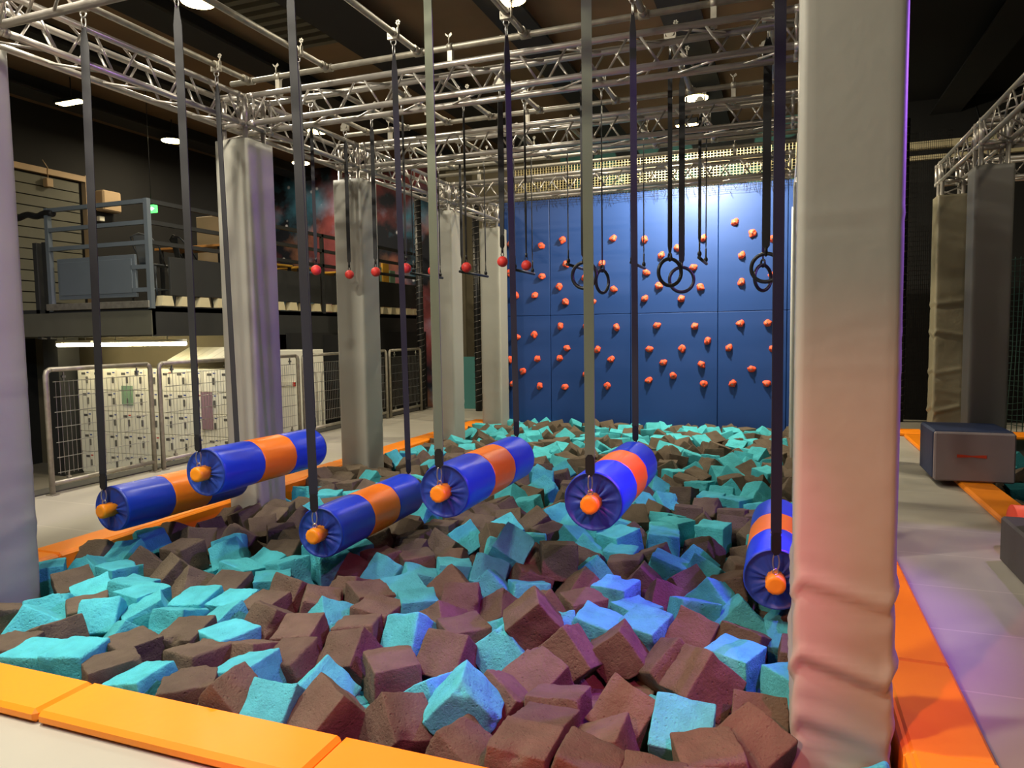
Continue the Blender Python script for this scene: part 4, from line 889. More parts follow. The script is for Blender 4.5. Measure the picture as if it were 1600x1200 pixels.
IND = """-330 3331 -41 40 -34 84 5 C;-1229 2637 31 74 -30 24 -54 T;-1473 2497 -36 18 38 43 -79 C;-883 2404 -1 3 -70 -70 3 C;-1750 2433 -5 44 -67 -6 58 C;-95 2859 -63 15 28 46 82 C;-1181 3401 111 52 -15 -30 77 C;-1732 2910 -53 27 -65 -27 -65 C;-600 2918 -43 12 70 56 -39 C;-769 3525 -48 26 -62 -64 35 C;-362 2863 -64 70 17 -66 -18 T;-232 2638 -47 37 55 -44 59 C;-650 2406 -12 55 -56 -43 -42 C;-1140 2418 -60 42 -32 67 50 C;-1545 3137 -40 26 -67 -63 -27 C;-2004 2420 -13 30 -63 30 -63 T;-201 3552 -55 83 1 0 55 T;-1054 3092 -55 14 -48 83 21 C;-3253 2464 -26 9 -69 -9 -70 T;-2020 3001 -41 69 30 10 -64 C;-991 3346 -31 75 54 -24 27 C;-2242 2404 -12 0 -93 0 36 C;-1846 3312 -46 63 18 -40 63 T;-2257 2861 -64 49 61 47 -38 C;-3658 2943 -40 33 46 79 -19 T;-2693 2676 -46 1 62 -77 6 C;-2495 2422 -53 43 -1 0 90 C;-414 3821 -55 13 75 53 -34 C;-1321 3332 -52 19 -31 74 54 T;-671 3800 -55 67 -4 -69 -22 T;-2999 2452 -53 71 19 65 -17 C;-2371 3078 -32 35 57 -52 52 C;-3123 2676 -53 61 0 0 -79 C;-499 3492 -92 32 35 -9 -87 C;-880 2864 -68 1 5 -11 -99 C;-1370 4459 89 55 -7 7 82 C;-2748 2406 -53 44 -41 -55 -56 T;-75 3135 -104 25 -64 -26 66 C;-626 2628 -62 14 69 69 12 C;-1721 4479 119 64 0 40 -64 T;-879 2633 -43 99 -9 0 0 C;-938 3739 -53 44 59 51 43 T;-2960 2880 -50 50 -49 40 57 C;-2721 2922 -53 10 10 69 69 T;-1142 2844 -60 56 15 -57 -57 C;-1786 3822 -40 54 31 -22 74 C;-2336 2627 -40 78 0 61 0 T;-1976 2675 -65 37 5 92 11 T;-4186 4081 -56 3 0 66 74 C;-1575 3390 -53 65 -26 65 26 C;-2627 3146 -20 71 -27 -63 7 C;-205 4098 -52 18 -37 67 61 T;-3698 2691 -60 82 2 55 -9 C;-3474 2424 -53 9 -70 -9 -70 T;-945 4257 -53 0 -99 10 0 T;-3791 4123 -50 46 47 74 -4 T;74 3359 -49 32 -3 -6 -94 T;-3961 2770 -65 91 -26 18 23 T;-3453 3098 -53 70 39 57 -10 T;-2009 3677 -53 67 66 23 21 T;-2161 3476 -52 46 -47 52 53 C;-3292 3300 -64 8 -2 76 -64 T;-360 4323 -53 31 43 -82 -18 T;-2979 4208 -26 63 -31 63 31 T;-1075 3978 -51 44 0 -1 89 C;-669 4302 -79 18 45 78 -37 C;-500 5807 -53 0 -78 -62 0 T;-4372 3333 -73 94 11 18 -23 C;-1542 3846 -94 46 83 -15 25 C;-419 2407 -54 53 -50 -46 -49 C;-2483 4138 -49 33 61 -70 13 T;-3571 3535 -72 35 87 -15 30 C;-2325 3656 -41 7 -32 -94 4 C;-2129 3234 -54 41 -60 43 52 C;-3201 3059 -60 69 -14 9 69 T;-978 4739 -45 67 2 -73 6 C;-3144 3948 -40 55 6 -9 -82 T;-461 4083 -54 51 -6 15 84 T;-2835 3353 -50 56 -44 47 50 C;-1116 5211 -2 71 -61 18 -26 T;-4230 3547 -54 70 6 70 -9 T;-717 4750 -31 59 56 -39 42 T;-2594 3535 -59 58 -17 76 19 C;-177 3802 -67 1 61 -24 -74 C;-4618 4156 -40 63 -66 -23 -31 T;-2340 5087 -59 3 48 66 -56 T;-533 5358 -88 24 12 89 34 C;-282 4556 -40 12 74 65 5 C;-548 4524 -46 43 7 -78 44 C;-3855 3675 -40 43 70 9 56 C;-3660 3230 -53 46 46 -53 -53 T;-2380 3336 -56 86 -12 35 -34 T;-3712 2437 -53 69 10 -69 10 C;55 3939 -107 1 -4 99 11 T;-1821 4316 -43 8 -16 29 -93 T;-3271 3543 -51 11 -69 -14 69 C;-1179 4308 -67 52 36 -11 -76 C;-2837 3601 -41 73 -15 24 61 C;-2933 3128 -64 66 -47 35 45 T;-3885 3346 -55 53 51 -40 53 T;-1538 4333 -57 7 -30 63 -70 C;-3066 3358 -67 7 -68 4 -72 T;-4185 3027 -109 7 -53 -37 -75 T;-1973 4107 -66 1 -71 -54 43 C;-1709 4088 -44 17 -37 71 56 T;-2737 4109 -73 47 -60 61 -20 C;-2403 4404 -53 64 28 64 -28 C;-4719 3397 -53 25 -66 25 66 T;-2494 2837 -67 74 -6 64 -16 C;-796 5870 -53 31 31 -63 -63 T;-4127 3290 -95 78 -52 30 -10 T;-831 5381 -46 7 75 -64 2 T;-4520 3867 -54 21 -62 11 -74 T;-2189 3846 -57 19 72 -28 59 T;-778 4066 -97 62 -65 -29 31 T;-4747 3823 -52 59 -23 -71 28 C;-3406 3799 -51 60 46 -44 47 T;-1785 3557 -90 39 37 -80 -23 C;-1486 5257 -49 54 68 44 16 T;-4357 4380 -40 58 -26 -76 -6 C;-4121 4880 -80 46 -68 -1 -56 C;-3456 4289 -62 66 -1 70 23 C;-3065 3699 -53 0 29 -95 0 T;-4269 3800 -69 35 -42 -24 79 C;-620 6630 -77 22 62 -40 -62 C;-2239 4109 -56 78 16 -55 22 T;-4255 2754 -60 25 67 -9 69 C;-1870 5532 -18 50 -65 7 55 C;-1446 2751 -65 30 -69 -52 38 T;-2648 4337 -40 61 35 -60 37 C;-4507 5122 -68 57 -4 -80 -14 C;-3391 4042 -64 42 62 38 52 T;-2274 6911 -56 92 23 12 -27 T;-2078 4324 -60 23 64 14 -71 T;-456 4757 -41 12 -57 54 -59 T;-2605 5209 -53 3 -70 -3 -70 C;-2060 5087 -38 86 4 35 -36 C;-1182 4580 -53 8 -50 -70 49 T;-1457 4107 -67 67 53 -41 -29 T;-219 7362 -56 87 29 -24 -28 T;-3902 3050 -84 64 36 -62 27 C;-2219 4582 -95 31 64 64 -26 C;-817 4519 -60 34 26 60 -66 C;-1193 6108 -59 33 -68 7 -64 C;-1705 5359 -55 46 6 3 -88 C;-897 7142 -66 36 -61 -49 -49 C;-2401 4840 -63 93 -26 19 -8 C;-3793 4703 -53 64 28 64 -28 C;-393 6784 -53 17 -68 17 68 T;-1059 4965 -53 49 -50 -49 -50 T;-4083 4520 -50 58 -57 -55 -13 C;-2551 4603 -63 58 -42 40 55 C;-220 4865 -46 19 3 -70 -68 C;-357 6083 -88 5 5 34 93 C;-2533 3807 -62 13 -4 22 96 C;-2199 6215 -55 45 -45 -53 -54 T;-2871 5091 -67 9 -72 14 -66 C;-4237 5130 -69 78 -61 -2 11 C;-1002 6635 -60 7 49 40 -76 T;-1786 5787 -30 88 20 33 -25 T;-916 3465 -248 42 82 33 -17 C;-762 6355 -63 73 -6 -3 -67 C;-4740 6560 -19 89 -3 -43 1 C;-4600 4402 -46 72 35 52 28 C;-4554 3596 -88 47 48 70 22 T;-3381 2846 -113 46 55 11 67 T;-2334 5375 -54 4 -3 -62 -77 C;-4565 4746 -118 10 -38 2 91 C;-1572 4578 -41 76 -29 28 -50 C;-857 5615 -56 43 56 -48 51 T;-816 4977 -43 74 64 -11 16 C;-4335 5357 -59 3 6 -99 -8 C;-1320 5070 -71 4 44 -20 -87 T;-865 7878 -43 61 51 -53 26 C;-476 7758 -48 51 -36 -62 -46 C;-154 8299 -57 68 -63 29 -21 T;-2135 5642 -43 1 10 -27 -95 C;-4576 6095 -69 10 65 74 -7 T;-2649 4842 -55 3 11 -3 -99 C;-563 5058 -82 31 2 -89 31 T;-4263 6424 -55 0 66 -2 75 C;-2396 5672 -38 82 31 9 46 C;-168 5890 -64 32 -9 -85 38 C;-1286 4817 -59 53 31 37 -69 C;115 3663 -54 0 -73 2 -68 C;-270 9281 -12 41 85 -27 -12 T;-563 8672 -24 40 1 34 -85 T;-4180 5906 -53 71 14 -67 9 T;-199 5363 -86 25 72 63 -7 C;-3541 4561 -70 44 59 60 29 C;-3032 4873 -59 23 -70 10 65 C;-3891 5096 -44 43 -39 81 -6 C;61 4224 -74 66 -59 -8 -45 T;-778 8530 -39 0 54 -48 -68 C;-769 7397 -55 14 9 73 65 T;-376 6360 -63 50 50 39 -57 C;-1012 6320 -59 16 35 78 47 C;-2410 7290 -40 73 18 26 -60 T;-1160 7179 -51 27 8 -93 -19 T;-2094 5376 -62 35 -16 -79 46 T;-1331 9173 -25 40 44 9 79 C;-2296 7539 -55 57 52 48 -40 C;-1938 6627 -62 83 13 -52 12 C;-4738 5167 -124 30 67 -41 -52 C;-1099 5459 -53 20 -32 -62 -68 C;13 7910 -81 76 -11 14 61 C;-3956 4315 -60 33 44 -33 75 T;-3863 7082 -41 41 -58 11 -68 C;-2426 6357 -24 75 -12 48 -42 T;-1154 3604 -40 39 -82 -30 25 T;-2331 6590 -73 18 -67 0 71 C;-1279 3836 -48 31 -31 89 -7 C;-676 3446 -276 1 -70 1 70 C;-961 7653 -59 72 -67 14 7 C;-2326 5910 -38 68 -65 -9 -29 C;-340 8476 -73 61 -12 -49 -60 C;-4502 6647 -57 47 49 61 -39 C;-4222 7638 -56 36 57 -55 -47 C;-4161 6659 -30 44 66 14 57 T;-240 7874 -83 38 -90 13 -15 C;-580 10089 -48 64 21 73 3 T;-1204 8809 -45 57 30 53 -53 C;-4501 6362 -49 66 -5 73 -7 C;-537 7122 -70 24 -63 33 -65 T;-912 6087 -70 25 -70 -35 -56 T;-4625 7898 -40 25 -30 -60 -68 T;-1067 9105 -43 3 98 4 -13 T;-631 8325 -93 25 74 -46 40 T;-487 8039 -47 43 15 85 -23 T;-239 6977 -86 1 40 -27 87 T;-1071 10450 -52 10 61 38 -68 T;-2268 8150 -54 3 57 37 72 C;-924 10670 -43 14 -90 34 21 C;-790 9895 -51 35 10 -64 -66 C;-1100 7432 -69 15 -94 -6 29 C;-612 6888 -53 7 -70 7 70 T;-222 10115 -36 63 -1 67 38 C;-4218 8364 -55 71 -45 -44 29 T;-806 9449 -56 8 75 -63 12 C;-1377 5473 -54 55 -33 68 33 T;-2344 7890 -59 13 -35 82 41 T;-1098 7985 -54 64 -25 67 24 T;-4594 7005 -22 22 -19 -69 65 C;-492 7493 -86 41 -5 -88 21 T;-1790 5115 -64 50 -45 -60 -41 T;-2575 5484 -36 49 -25 -53 64 C;-1388 3560 -71 8 57 15 79 T;-177 2419 -53 10 69 11 -70 C;-2251 8703 -34 32 5 -63 -70 C;-4728 6815 -32 41 6 -27 -86 C;-2957 5610 -44 51 21 -69 -46 T;188 4083 69 33 -86 12 34 C;-2563 8346 -81 36 -60 -69 -14 T;-2725 8112 -61 50 85 -9 8 C;-1217 8281 -48 64 -22 -13 71 C;-1915 11232 -54 34 -60 -35 -62 T;-2862 9128 -45 39 -34 -75 38 T;-451 9080 -31 53 35 66 37 T;-4221 5599 -83 68 -26 -65 16 C;310 2718 -90 4 -23 23 94 T;-3957 5358 -48 26 -40 -3 87 T;-2966 4486 -53 20 20 67 67 T;-1272 10146 -59 55 -48 -64 23 C;-2587 9109 -43 69 -60 11 37 C;-4075 8575 -49 52 51 7 -67 C;-1257 8511 -53 2 -2 70 -70 C;-4083 4704 -248 43 80 36 -16 C;10 4700 -53 45 0 0 -89 T;-282 11607 -69 23 22 -81 48 T;-3075 10405 -56 81 33 -9 47 T;-4254 9911 -50 23 -38 45 77 C;-2951 8835 -55 42 63 -49 41 T;-78 8572 -59 14 5 -68 -71 C;-771 3227 -276 70 1 70 -1 C;-2217 9829 -55 12 -59 -44 -66 C;-2539 8613 -57 26 56 45 -63 C;-105 8866 -55 4 63 21 74 T;-166 6655 -53 44 -64 -44 44 T;-1971 11696 -54 36 -50 -74 -23 T;-991 11291 -40 70 46 -53 -5 T;-2714 11140 -55 30 -64 35 60 T;-2157 10855 -40 70 27 62 20 C;-4580 8257 -53 61 35 61 -35 T;-54 9132 -75 25 -80 -19 50 C;-4099 6912 -52 22 -75 -13 -60 C;-2815 8532 -64 24 -15 -73 62 T;-1936 4819 -49 52 53 -22 62 T;-3331 10345 -40 23 37 9 -89 C;-390 11111 -67 63 -32 -68 -14 C;-2480 9837 -46 72 -28 53 34 C;-2321 9563 -63 85 15 -46 20 T;-962 10138 -117 37 -78 12 -48 C;-4650 7646 -17 2 43 -67 59 C;-2567 7566 -55 62 -59 -28 -41 T;-4338 6868 -53 33 -77 12 -52 C;-4333 6108 -94 34 57 73 -12 C;-3279 11681 -45 75 -44 -40 -27 T;-2906 11296 -53 20 -67 -20 -67 T;-3381 9923 -48 20 96 12 9 T;-1859 9929 -50 22 -48 30 79 T"""
REST = """-3228 4435 -53 16 -68 -16 -68 T;-1849 4590 -52 94 -15 14 23 T;-2990 5344 -96 65 24 30 -64 C;-1544 4831 -86 53 -81 10 20 C;-1590 5586 -67 23 7 -37 89 T;-1227 5681 -51 8 94 27 -15 T;305 2471 -90 65 26 -65 26 C;-3544 11196 -40 24 -46 -77 34 C;-3644 10901 -44 9 62 26 73 C;-3948 10834 -56 98 -2 -12 -7 T;-3096 9645 -53 31 63 -31 63 C;-3366 9641 -80 86 6 29 40 T;-3286 11098 -61 10 62 9 76 C;-3090 10904 -75 9 53 65 -52 C;-2693 10396 -53 21 67 -21 67 T;-2625 9595 -73 45 -27 -9 -84 T;-2437 10621 -69 58 -37 68 22 T;-2311 11191 -40 92 38 0 0 T;-1711 10802 -37 96 -5 27 1 C;-1659 11347 -65 5 -85 11 50 C;-1353 11443 -72 62 -50 54 -23 T;-1057 10887 -68 48 19 -79 29 C;-770 11631 -52 25 69 -9 -66 C;-1519 10216 -40 38 -9 -91 -3 C;-1466 10601 -45 17 -70 -8 -68 T;-1320 10417 -52 54 42 61 -36 T;-1217 9866 -55 36 58 68 24 C;-1332 9424 -44 52 -35 52 57 T;-1090 9600 -72 92 -7 -37 7 C;-389 9656 -56 96 -8 3 -23 T;-348 10400 -53 66 25 -66 25 T;-832 9090 -62 50 43 58 45 T;-929 8323 -57 28 -1 94 -13 T;-1285 6934 -82 41 80 29 -32 C;-1212 6508 -26 48 5 84 21 T;-2588 7851 -61 71 -16 68 -5 C;-2311 8420 -71 59 12 -79 -9 C;-2334 8930 -43 25 43 50 70 C;-2639 7142 -40 19 78 -50 31 C;-2017 7080 -56 8 3 -1 -99 C;-1867 6040 -47 27 21 -9 -93 C;-1760 6353 -92 12 65 74 6 T;-4174 9704 -139 32 19 -90 -19 T;-4753 11068 -43 0 70 70 -3 T;-4570 10889 -69 81 15 -36 -43 C;-4096 10163 -60 27 1 6 -95 T;-4117 10436 -64 26 -15 90 29 T;-4284 11441 -112 8 84 30 43 C;-3992 8829 -59 67 0 68 26 T;-4296 8897 -84 36 18 25 -87 C;-4713 9382 -55 16 -71 -23 -64 C;-4633 8932 -59 66 3 -4 74 C;-4638 8628 -82 52 77 -20 -29 T;-4370 7889 -81 73 -39 34 42 C;-3932 7646 -54 52 65 20 51 T;-3670 7601 -52 84 -19 -18 45 C;-3946 7363 -70 86 47 3 16 C;-4368 7138 -66 58 -2 0 -81 C;-4639 5801 -148 24 -53 66 46 T;-3128 4659 -53 17 67 -17 69 C;-2720 6006 -12 2 -38 -1 -92 C;-2602 6542 -31 45 79 27 31 C;-2718 6247 -55 71 31 55 -27 C;-2468 6124 -72 77 -11 -13 61 C;-2600 6871 -49 47 -38 74 29 C;-2743 5758 -40 33 17 68 62 C;-2962 5892 -40 73 -40 -46 28 C;-3438 6265 -63 58 -13 -79 4 C;-4212 9290 -53 67 -19 -67 -19 T;-1657 7604 -66 11 -63 33 -68 C;-3448 8712 -68 8 -97 9 -17 C;-3634 5878 -59 79 14 56 -18 C;-2694 9989 -53 66 -24 -66 -24 T;-3766 8514 -53 0 55 83 0 C;161 8766 -40 54 -30 -22 -74 C;-2610 11472 -86 4 38 0 -92 C;-1793 8937 -63 58 67 -31 -30 T;-1674 6651 -39 93 -29 19 -6 C;31 6099 -102 31 65 35 58 C;-1758 7863 -45 59 -63 -29 -40 C;83 10994 -148 32 77 30 45 C;-4369 10150 -49 62 -39 -38 -55 T;-2397 10924 -57 1 65 8 -75 T;-4481 11780 -53 44 -54 -44 -54 T;-3658 5615 -53 54 45 54 -45 C;-530 11630 -53 64 -28 -64 -28 C;-4073 11780 -69 22 -21 61 72 T;-3204 7339 -54 42 1 34 83 C;-154 10872 -89 63 -7 73 23 C;-624 10371 -53 0 63 31 70 C;-1977 9344 -55 5 -83 -25 -49 C;-1490 8349 -67 46 -55 54 44 C;-3584 6574 -78 8 -14 32 93 C;-3463 7434 -26 88 0 0 -45 T;-2172 10139 -53 18 -63 -29 -68 T;308 8045 -72 52 -25 75 29 C;-3211 8340 -41 38 55 17 -71 T;-3917 9608 -84 92 -28 22 -13 C;-1548 7112 -68 27 -82 -28 39 C;-4075 11134 -75 32 -47 13 80 T;-1700 9362 -64 67 54 42 -23 T;-4059 7881 -81 75 -38 21 47 C;-2871 6967 -55 35 -66 -29 -58 T;-1483 8762 -32 6 50 -45 73 C;-1729 9662 -57 46 -31 76 31 C;-9 5031 -132 45 -27 -50 -67 T;-3733 7882 -52 46 -24 0 -84 C;-2729 11780 -49 56 -14 -76 26 C;194 4540 -65 38 -20 21 -87 C;-3044 11668 -63 64 30 52 -46 C;-1050 11780 -71 53 21 1 81 C;-1991 8339 -75 11 96 -22 -7 C;-4343 10966 -59 66 -9 72 17 C;-3924 9087 -57 38 -35 73 42 C;-2015 8591 -49 56 37 -43 -59 C;-3047 8109 -50 56 -28 43 -64 T;-1153 11677 -82 32 77 -38 -39 T;-3775 11510 -55 76 -3 62 16 C;-3492 8125 -64 56 60 -34 43 C;-570 10920 -70 24 -93 -11 -24 T;325 10395 -66 35 -50 64 45 C;-2197 11438 -59 40 53 -65 35 C;307 4971 -61 60 14 75 -21 T;-2515 11686 -53 22 67 -22 67 C;-152 11755 -76 7 -64 32 69 C;-3603 10394 -63 11 63 27 -71 T;-1969 7339 -55 56 -38 -70 -18 C;159 11684 -40 83 16 34 -39 C;332 10634 -71 67 -8 72 -8 C;323 2463 -90 26 65 26 -65 T;-90 11279 -128 70 -20 46 -50 C;-3386 11424 -69 43 5 -67 59 C;-2990 11780 -49 40 -70 -56 14 C;-1486 6196 -54 22 -2 28 93 T;87 5810 -54 64 -11 71 25 T;-3901 5607 -54 2 -44 -89 -4 C;139 8299 -67 64 7 -11 75 C;117 6664 -53 62 62 -32 -32 C;84 6429 -40 3 92 -8 38 T;-3904 5971 -53 27 -27 -65 65 T;-3061 7868 -76 36 -67 -23 59 C;-1916 10335 -62 46 23 63 57 T;-1814 11780 -54 13 8 -22 96 T;-3060 6338 -65 29 -2 -9 -95 C;-3897 9902 -64 0 -58 3 80 T;-1602 9917 -40 28 -56 65 41 C;-1387 7351 -61 0 -95 21 22 C;-1434 7901 -53 27 -65 -27 -65 T;-3200 6852 -79 55 -42 54 46 T;-65 9447 -53 15 0 0 98 C;-3491 9303 -39 86 -6 25 43 C;-3617 9897 -40 48 32 -36 72 T;-420 11355 -62 69 -4 -71 12 T;-2251 11739 -71 54 72 -1 42 T;323 3873 -59 1 -75 64 6 C;-4019 6368 -81 28 -65 -70 -3 C;-2428 9334 -59 3 95 -14 -24 T;-3242 9408 -51 96 -2 -5 -24 C;-3507 10663 -52 37 -7 63 66 T;-1399 6709 -40 76 -56 28 -10 T;-3578 11672 -70 16 -9 91 -35 C;-3352 7059 -45 19 -38 -63 64 C;-498 10600 -92 4 14 -1 98 C;-3814 11780 -57 73 11 -42 -52 T;308 6325 -93 62 -48 -15 -59 T;-4608 10367 -63 83 -47 -26 -7 T;0 6890 -85 27 53 -75 -26 C;-2845 9398 -63 47 56 -58 34 T;-4313 8138 -74 46 -65 -60 3 C;-4419 2554 -61 52 -26 -24 -77 C;322 6901 -102 67 -61 -27 -29 T;-2089 10568 -55 29 -61 30 67 T;-4201 2493 -53 0 69 -26 -66 C;-2990 9880 -57 48 47 -58 44 C;-3573 5386 -78 64 32 29 62 T;-2063 8969 -48 69 -43 48 31 T;-3213 10655 -73 78 -59 -7 -17 C;-1805 6916 -45 88 -18 -41 10 T;-3442 7747 -82 62 66 -41 -6 T;90 7641 -77 68 -49 -16 -50 C;-3278 6482 -53 48 -51 -48 -51 C;-3640 5056 -85 62 -40 18 64 C;214 11173 -71 36 87 12 -30 C;-1370 11780 -78 60 -60 52 6 C;-3763 6393 -40 15 -59 -38 69 C;-3361 4847 -82 10 -7 -62 -76 C;-527 9331 -40 61 -68 -18 -35 C;-2904 6605 -53 67 4 73 -8 C;-104 9774 -79 69 41 -35 -46 C;-3137 5109 -49 24 -91 -29 -14 T;-3891 8179 -53 10 -8 73 -66 C;-4054 11617 -90 85 -43 10 26 C;-4317 11642 -69 35 -43 44 -70 T;-57 10423 -51 68 30 42 -50 T;-1678 11109 -68 36 -62 -49 -48 T;-4646 10611 -62 51 39 46 -60 C;-3865 6628 -28 37 -71 44 38 C;-1386 5881 -64 8 78 -33 -51 T;-3577 7191 -40 37 22 -89 9 C;-1435 10867 -62 85 51 6 8 C;308 3499 -69 42 -18 82 32 C;-2838 7564 -57 67 62 29 25 C;-3725 6132 -53 84 25 -37 28 T;-3882 9346 -52 45 50 20 -70 C;-3125 9142 -48 50 25 -57 -59 C;-707 11355 -39 57 7 -8 80 T;-2935 10625 -65 45 -51 65 32 C;-1592 9118 -66 4 51 -41 -75 C;-4188 10767 -52 52 -44 -58 -43 C;293 9141 -46 60 -61 0 51 T;-2017 7863 -59 30 65 15 -67 C;313 6024 -115 35 -55 -73 -15 C;-769 11780 -68 12 -67 -53 49 C;-3831 10168 -77 2 34 44 83 C;-3515 10162 -50 52 13 -13 83 T;-608 6093 -96 6 36 -6 -92 C;-3509 8377 -73 39 -37 -68 47 T;-3416 9016 -25 4 61 0 -78 C;287 9385 -57 28 -8 94 -12 C;-2686 10652 -98 45 62 50 -37 T;-1689 7337 -52 31 -85 -40 4 T;-794 11109 -59 32 -9 60 -72 T;-1559 11644 -78 28 57 74 -16 C;19 10103 -100 33 76 23 50 C;-4433 9399 -40 45 12 82 -30 T;-3623 9626 -59 52 39 -35 66 T;-1424 11178 -71 34 59 -71 -11 T;-4345 8601 -63 13 68 41 58 T;322 10920 -51 10 -73 19 -64 C;-3810 11154 -100 86 -32 -15 -35 T;-1367 7607 -40 39 -28 86 -9 T;-89 5621 -62 48 -80 18 -30 T;-3668 6863 -62 10 63 -4 -76 T;-1471 9665 -61 10 -69 63 33 T;-4672 2579 -56 80 3 -39 44 T;-1222 10663 -46 70 -18 46 51 C;-1500 6477 -39 72 44 53 3 C;71 2434 -90 11 73 -47 -46 T;-4379 10597 -70 2 60 -60 -51 T;322 4291 -45 63 29 66 -24 T;-2831 7839 -63 68 -11 69 -19 C;-1614 5988 -22 15 -21 33 90 C;-1698 8629 -90 14 4 -93 -32 C;-1664 10448 -53 70 3 70 -3 T;-3171 8691 -59 54 -34 -60 -47 T;-4524 11157 -70 37 56 -44 58 T;-2426 10149 -75 84 14 50 5 C;-329 9898 -78 58 49 -61 19 C;-3077 7111 -73 5 63 49 -59 C;-3896 10575 -48 15 -24 95 7 C;-3387 5109 -53 2 2 -70 -70 C;-1895 7634 -70 41 -63 -50 -41 T;-3279 7969 -48 57 56 32 49 C;320 7789 -53 63 -64 29 -29 C;-3700 8774 -53 69 12 69 -12 C;-2714 8845 -92 62 13 41 65 T;-4011 11409 -55 49 -81 -11 -29 C;-4424 9135 -70 4 -21 -64 -73 C;-358 8835 -90 65 8 43 -61 T;-2941 7332 -55 15 78 -8 -60 C;-3186 7621 -55 19 60 8 -76 T;-1714 8156 -94 33 68 50 -40 C;-152 6298 -55 66 4 -3 -74 C;309 8526 -53 3 -70 3 70 C;-1833 2722 -276 64 -64 -29 29 T;-3769 2906 -276 6 6 -70 -70 C;-1943 2948 -276 20 -20 -67 67 T;-683 2987 -264 48 -37 60 51 C;-124 2970 -276 70 0 -70 0 C;-1298 3209 -276 48 -51 -48 -51 T;-523 3233 -276 0 22 97 0 T;-243 3258 -276 70 -8 70 8 C;-4742 3443 -276 56 -42 56 42 C;-1461 3397 -276 18 -68 -18 -68 T;-337 3466 -276 7 -7 70 -70 C;-3879 3683 -276 40 58 40 -58 C;-4013 3914 -276 8 -70 8 70 C;-3751 3958 -247 2 78 44 42 T;-3003 3967 -265 8 -66 -74 -7 C;-2227 3970 -276 8 70 -8 70 T;-4132 4172 -276 23 0 0 97 T;-3125 4214 -263 28 62 68 -25 T;-1315 4201 -276 47 52 47 -52 T;-4245 4471 -248 81 42 -16 36 C;-3943 4496 -276 0 52 84 0 C;-3698 4462 -263 92 -38 -2 6 T;-1701 4425 -247 10 -71 47 -50 T;-1447 4452 -276 26 65 -26 65 C;-4353 4726 -263 20 77 50 -32 C;-3817 4701 -276 61 -34 61 34 C;-2075 4719 -259 7 -24 1 96 T;-1600 4666 -276 63 -32 -63 -32 T;-1312 4702 -263 19 8 37 90 T;-262 4710 -248 42 -82 32 18 C;-14 4696 -276 46 -53 -46 -53 C;-4269 4979 -263 28 61 68 -25 T;-2230 4977 -263 62 -26 -28 67 C;-325 5219 -276 69 -11 69 11 C;-965 5487 -276 15 -68 15 68 C;-706 5489 -263 4 10 91 38 C;-417 5478 -263 62 -20 67 -33 T;-846 5728 -276 46 53 -46 53 C;-270 5760 -263 63 66 -23 30 C;-4728 6003 -263 70 -54 -45 -5 C;-984 5958 -276 36 36 -60 -60 C;-450 5944 -276 23 66 -23 66 C;-2190 6457 -263 22 -63 -31 67 T;-2318 6749 -276 54 -45 -54 -45 C;-2053 6750 -263 1 -2 -92 38 T;-905 6997 -263 58 -29 -24 -71 T;-4411 7736 -263 38 -92 2 0 C;-802 8235 -263 46 -5 -70 -53 C"""
def parse(s):
    for r_ in s.split(';'):
        a = r_.split(); yield [float(q) for q in a[:7]], a[7]
camI = Matrix.Identity(3)
def proj(p):
    v = Vector(p)-Vector((0, 0, 1.6)); z = v.dot(fwd); return (800+F_*v.dot(r2)/z, 600+F_*v.dot(d2)/z)
MARK = [(30, 1010, 'the front kerb left end'), (80, 900, 'the leftmost column foot'), (180, 860, 'the kerb below the first log'), (310, 845, 'the kerb before the second column'), (300, 1060, 'the front kerb, left part'),
        (420, 830, 'the second column foot'), (500, 860, 'the third log near end'), (620, 800, 'the gap between logs three and four'), (565, 735, 'the third column foot'), (695, 810, 'the fourth log near end'),
        (700, 690, 'the fourth column foot'), (780, 680, 'the fourth log far end'), (930, 830, 'the fifth log near end'), (1000, 700, 'the fifth log far end'), (840, 770, 'the gap between logs four and five'),
        (1190, 940, 'the sixth log near end'), (1180, 780, 'the sixth log far end'), (1200, 1080, 'the big right column'), (1100, 665, 'the climbing wall base, right'), (880, 660, 'the climbing wall base, left'),
        (1000, 1190, 'the bottom edge, right of middle'), (780, 1180, 'the front kerb, bottom middle'), (560, 1130, 'the bottom kerb joint'), (450, 1080, 'the front kerb above its joint'), (700, 960, 'the dark hollow mid pit'),
        (900, 980, 'the violet lit patch'), (1060, 850, 'the heap right of log five'), (400, 950, 'the heap left of log three'), (250, 950, 'the heap beside the leftmost column'), (1050, 750, 'the back right heap'), (600, 920, 'the heap below log three'), (1050, 1020, 'the heap left of the column')]
lst = []
for (a, c) in parse(IND):
    p = Vector(a[:3])/1000; q = Quaternion(a[3:7]).normalized(); s = proj(p)
    k = min(range(len(MARK)), key=lambda i: math.hypot(s[0]-MARK[i][0], (s[1]-MARK[i][1])*1.3)); d = math.hypot(s[0]-MARK[k][0], (s[1]-MARK[k][1])*1.3)
    M3 = q.to_matrix(); up = max(abs(M3[2][i]) for i in range(3)); st = 'flat' if up > .93 else 'tilted' if up > .78 else 'on edge' if min(abs(M3[2][i]) for i in range(3)) < .28 else 'corner up'
    lst.append((k, c, st, d, p, q))
grp = {}
for e in lst: grp.setdefault((e[0], e[1], e[2]), []).append(e)
cnt = 0
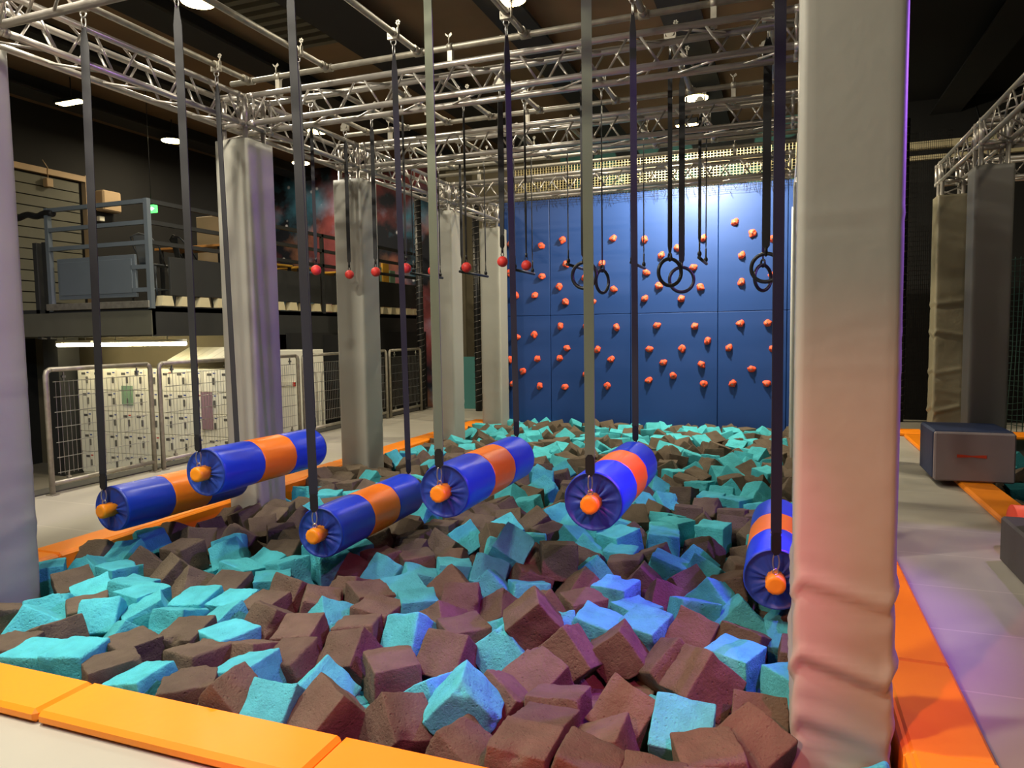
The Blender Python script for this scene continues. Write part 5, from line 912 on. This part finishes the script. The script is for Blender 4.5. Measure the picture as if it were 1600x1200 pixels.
for key in sorted(grp, key=str):
    g = sorted(grp[key], key=lambda e: e[3])
    for j, (k, c, st, d, p, q) in enumerate(g):
        o = put('foam_cube', FM[c][(cnt*7+j*3) % NV], None, p); cnt += 1
        o.rotation_mode = 'QUATERNION'; o.rotation_quaternion = q
        cn = 'turquoise' if c == 'T' else 'charcoal'
        if len(g) == 1: lab = '%s foam cube, %s, by %s' % (cn, st, MARK[k][2])
        else: lab = '%s foam cube, %s, %s closest to %s' % (cn, st, ORD[j], MARK[k][2])
        tag(o, lab.replace('first closest', 'closest'), 'foam cube', 'foam cubes filling the pit')
LOWM = [foam_mesh(k+20, 7) for k in range(5)]
b = MB(); k = 0
for (a, c) in parse(REST):
    p = Vector(a[:3])/1000; q = Quaternion(a[3:7]).normalized().to_matrix(); src_ = LOWM[k % 5]; o_ = len(b.v); k += 1
    b.v += [tuple(q @ Vector(v)+p) for v in src_.v]
    for f in src_.f: b.face([i+o_ for i in f], 0 if c == 'T' else 1, True)
o = b.build('foam_cube_filling', ['foam_turquoise', 'foam_charcoal']); tag(o, 'remaining turquoise and charcoal foam cubes packed in the gaps and far rows of the pit', 'foam cubes'); o['kind'] = 'stuff'
# cubes in the second pit on the right
for k, (x, y, z, c, lab) in enumerate(((2.32, 9.9, .03, 'T', 'turquoise foam cube in the second pit right of the grey block, highest visible'), (2.45, 9.2, -.12, 'C', 'charcoal foam cube in the second pit just right of the grey block'), (2.3, 8.6, -.15, 'T', 'turquoise foam cube low in the second pit beside the grey block'),
                                        (2.6, 8.2, -.2, 'C', 'charcoal foam cube deepest in the second pit behind the grey block'))):
    o = put('foam_cube', FM[c][k], None, (x, y, z)); o.rotation_euler = (k, k*.7, .4); tag(o, lab, 'foam cube', 'foam cubes in the second pit')
b = MB()
for k in range(90):
    x, y = 2.1+random.random()*2.6, 6.6+random.random()*5; src_ = LOWM[k % 5]; o_ = len(b.v); q = Quaternion((random.random(), random.random(), random.random(), random.random())).normalized().to_matrix(); p = Vector((x, y, -.26+random.random()*.08))
    b.v += [tuple(q @ Vector(v)+p) for v in src_.v]
    for f in src_.f: b.face([i+o_ for i in f], k % 2, True)
o = b.build('foam_cube_filling', ['foam_turquoise', 'foam_charcoal']); tag(o, 'loose foam cubes filling the second pit behind the grey block', 'foam cubes'); o['kind'] = 'stuff'

# ------------------------------------------------------------------ world & view
w = bpy.data.worlds.new('world'); scene.world = w; w.use_nodes = True
w.node_tree.nodes['Background'].inputs[0].default_value = (.62, .62, .6, 1); w.node_tree.nodes['Background'].inputs[1].default_value = .07
vs = scene.view_settings; vs.view_transform = 'Standard'; vs.look = 'None'; vs.gamma = 1; vs.use_curve_mapping = False; vs.exposure = 0
scene.cycles.use_denoising = True
scene.cycles.max_bounces = 6
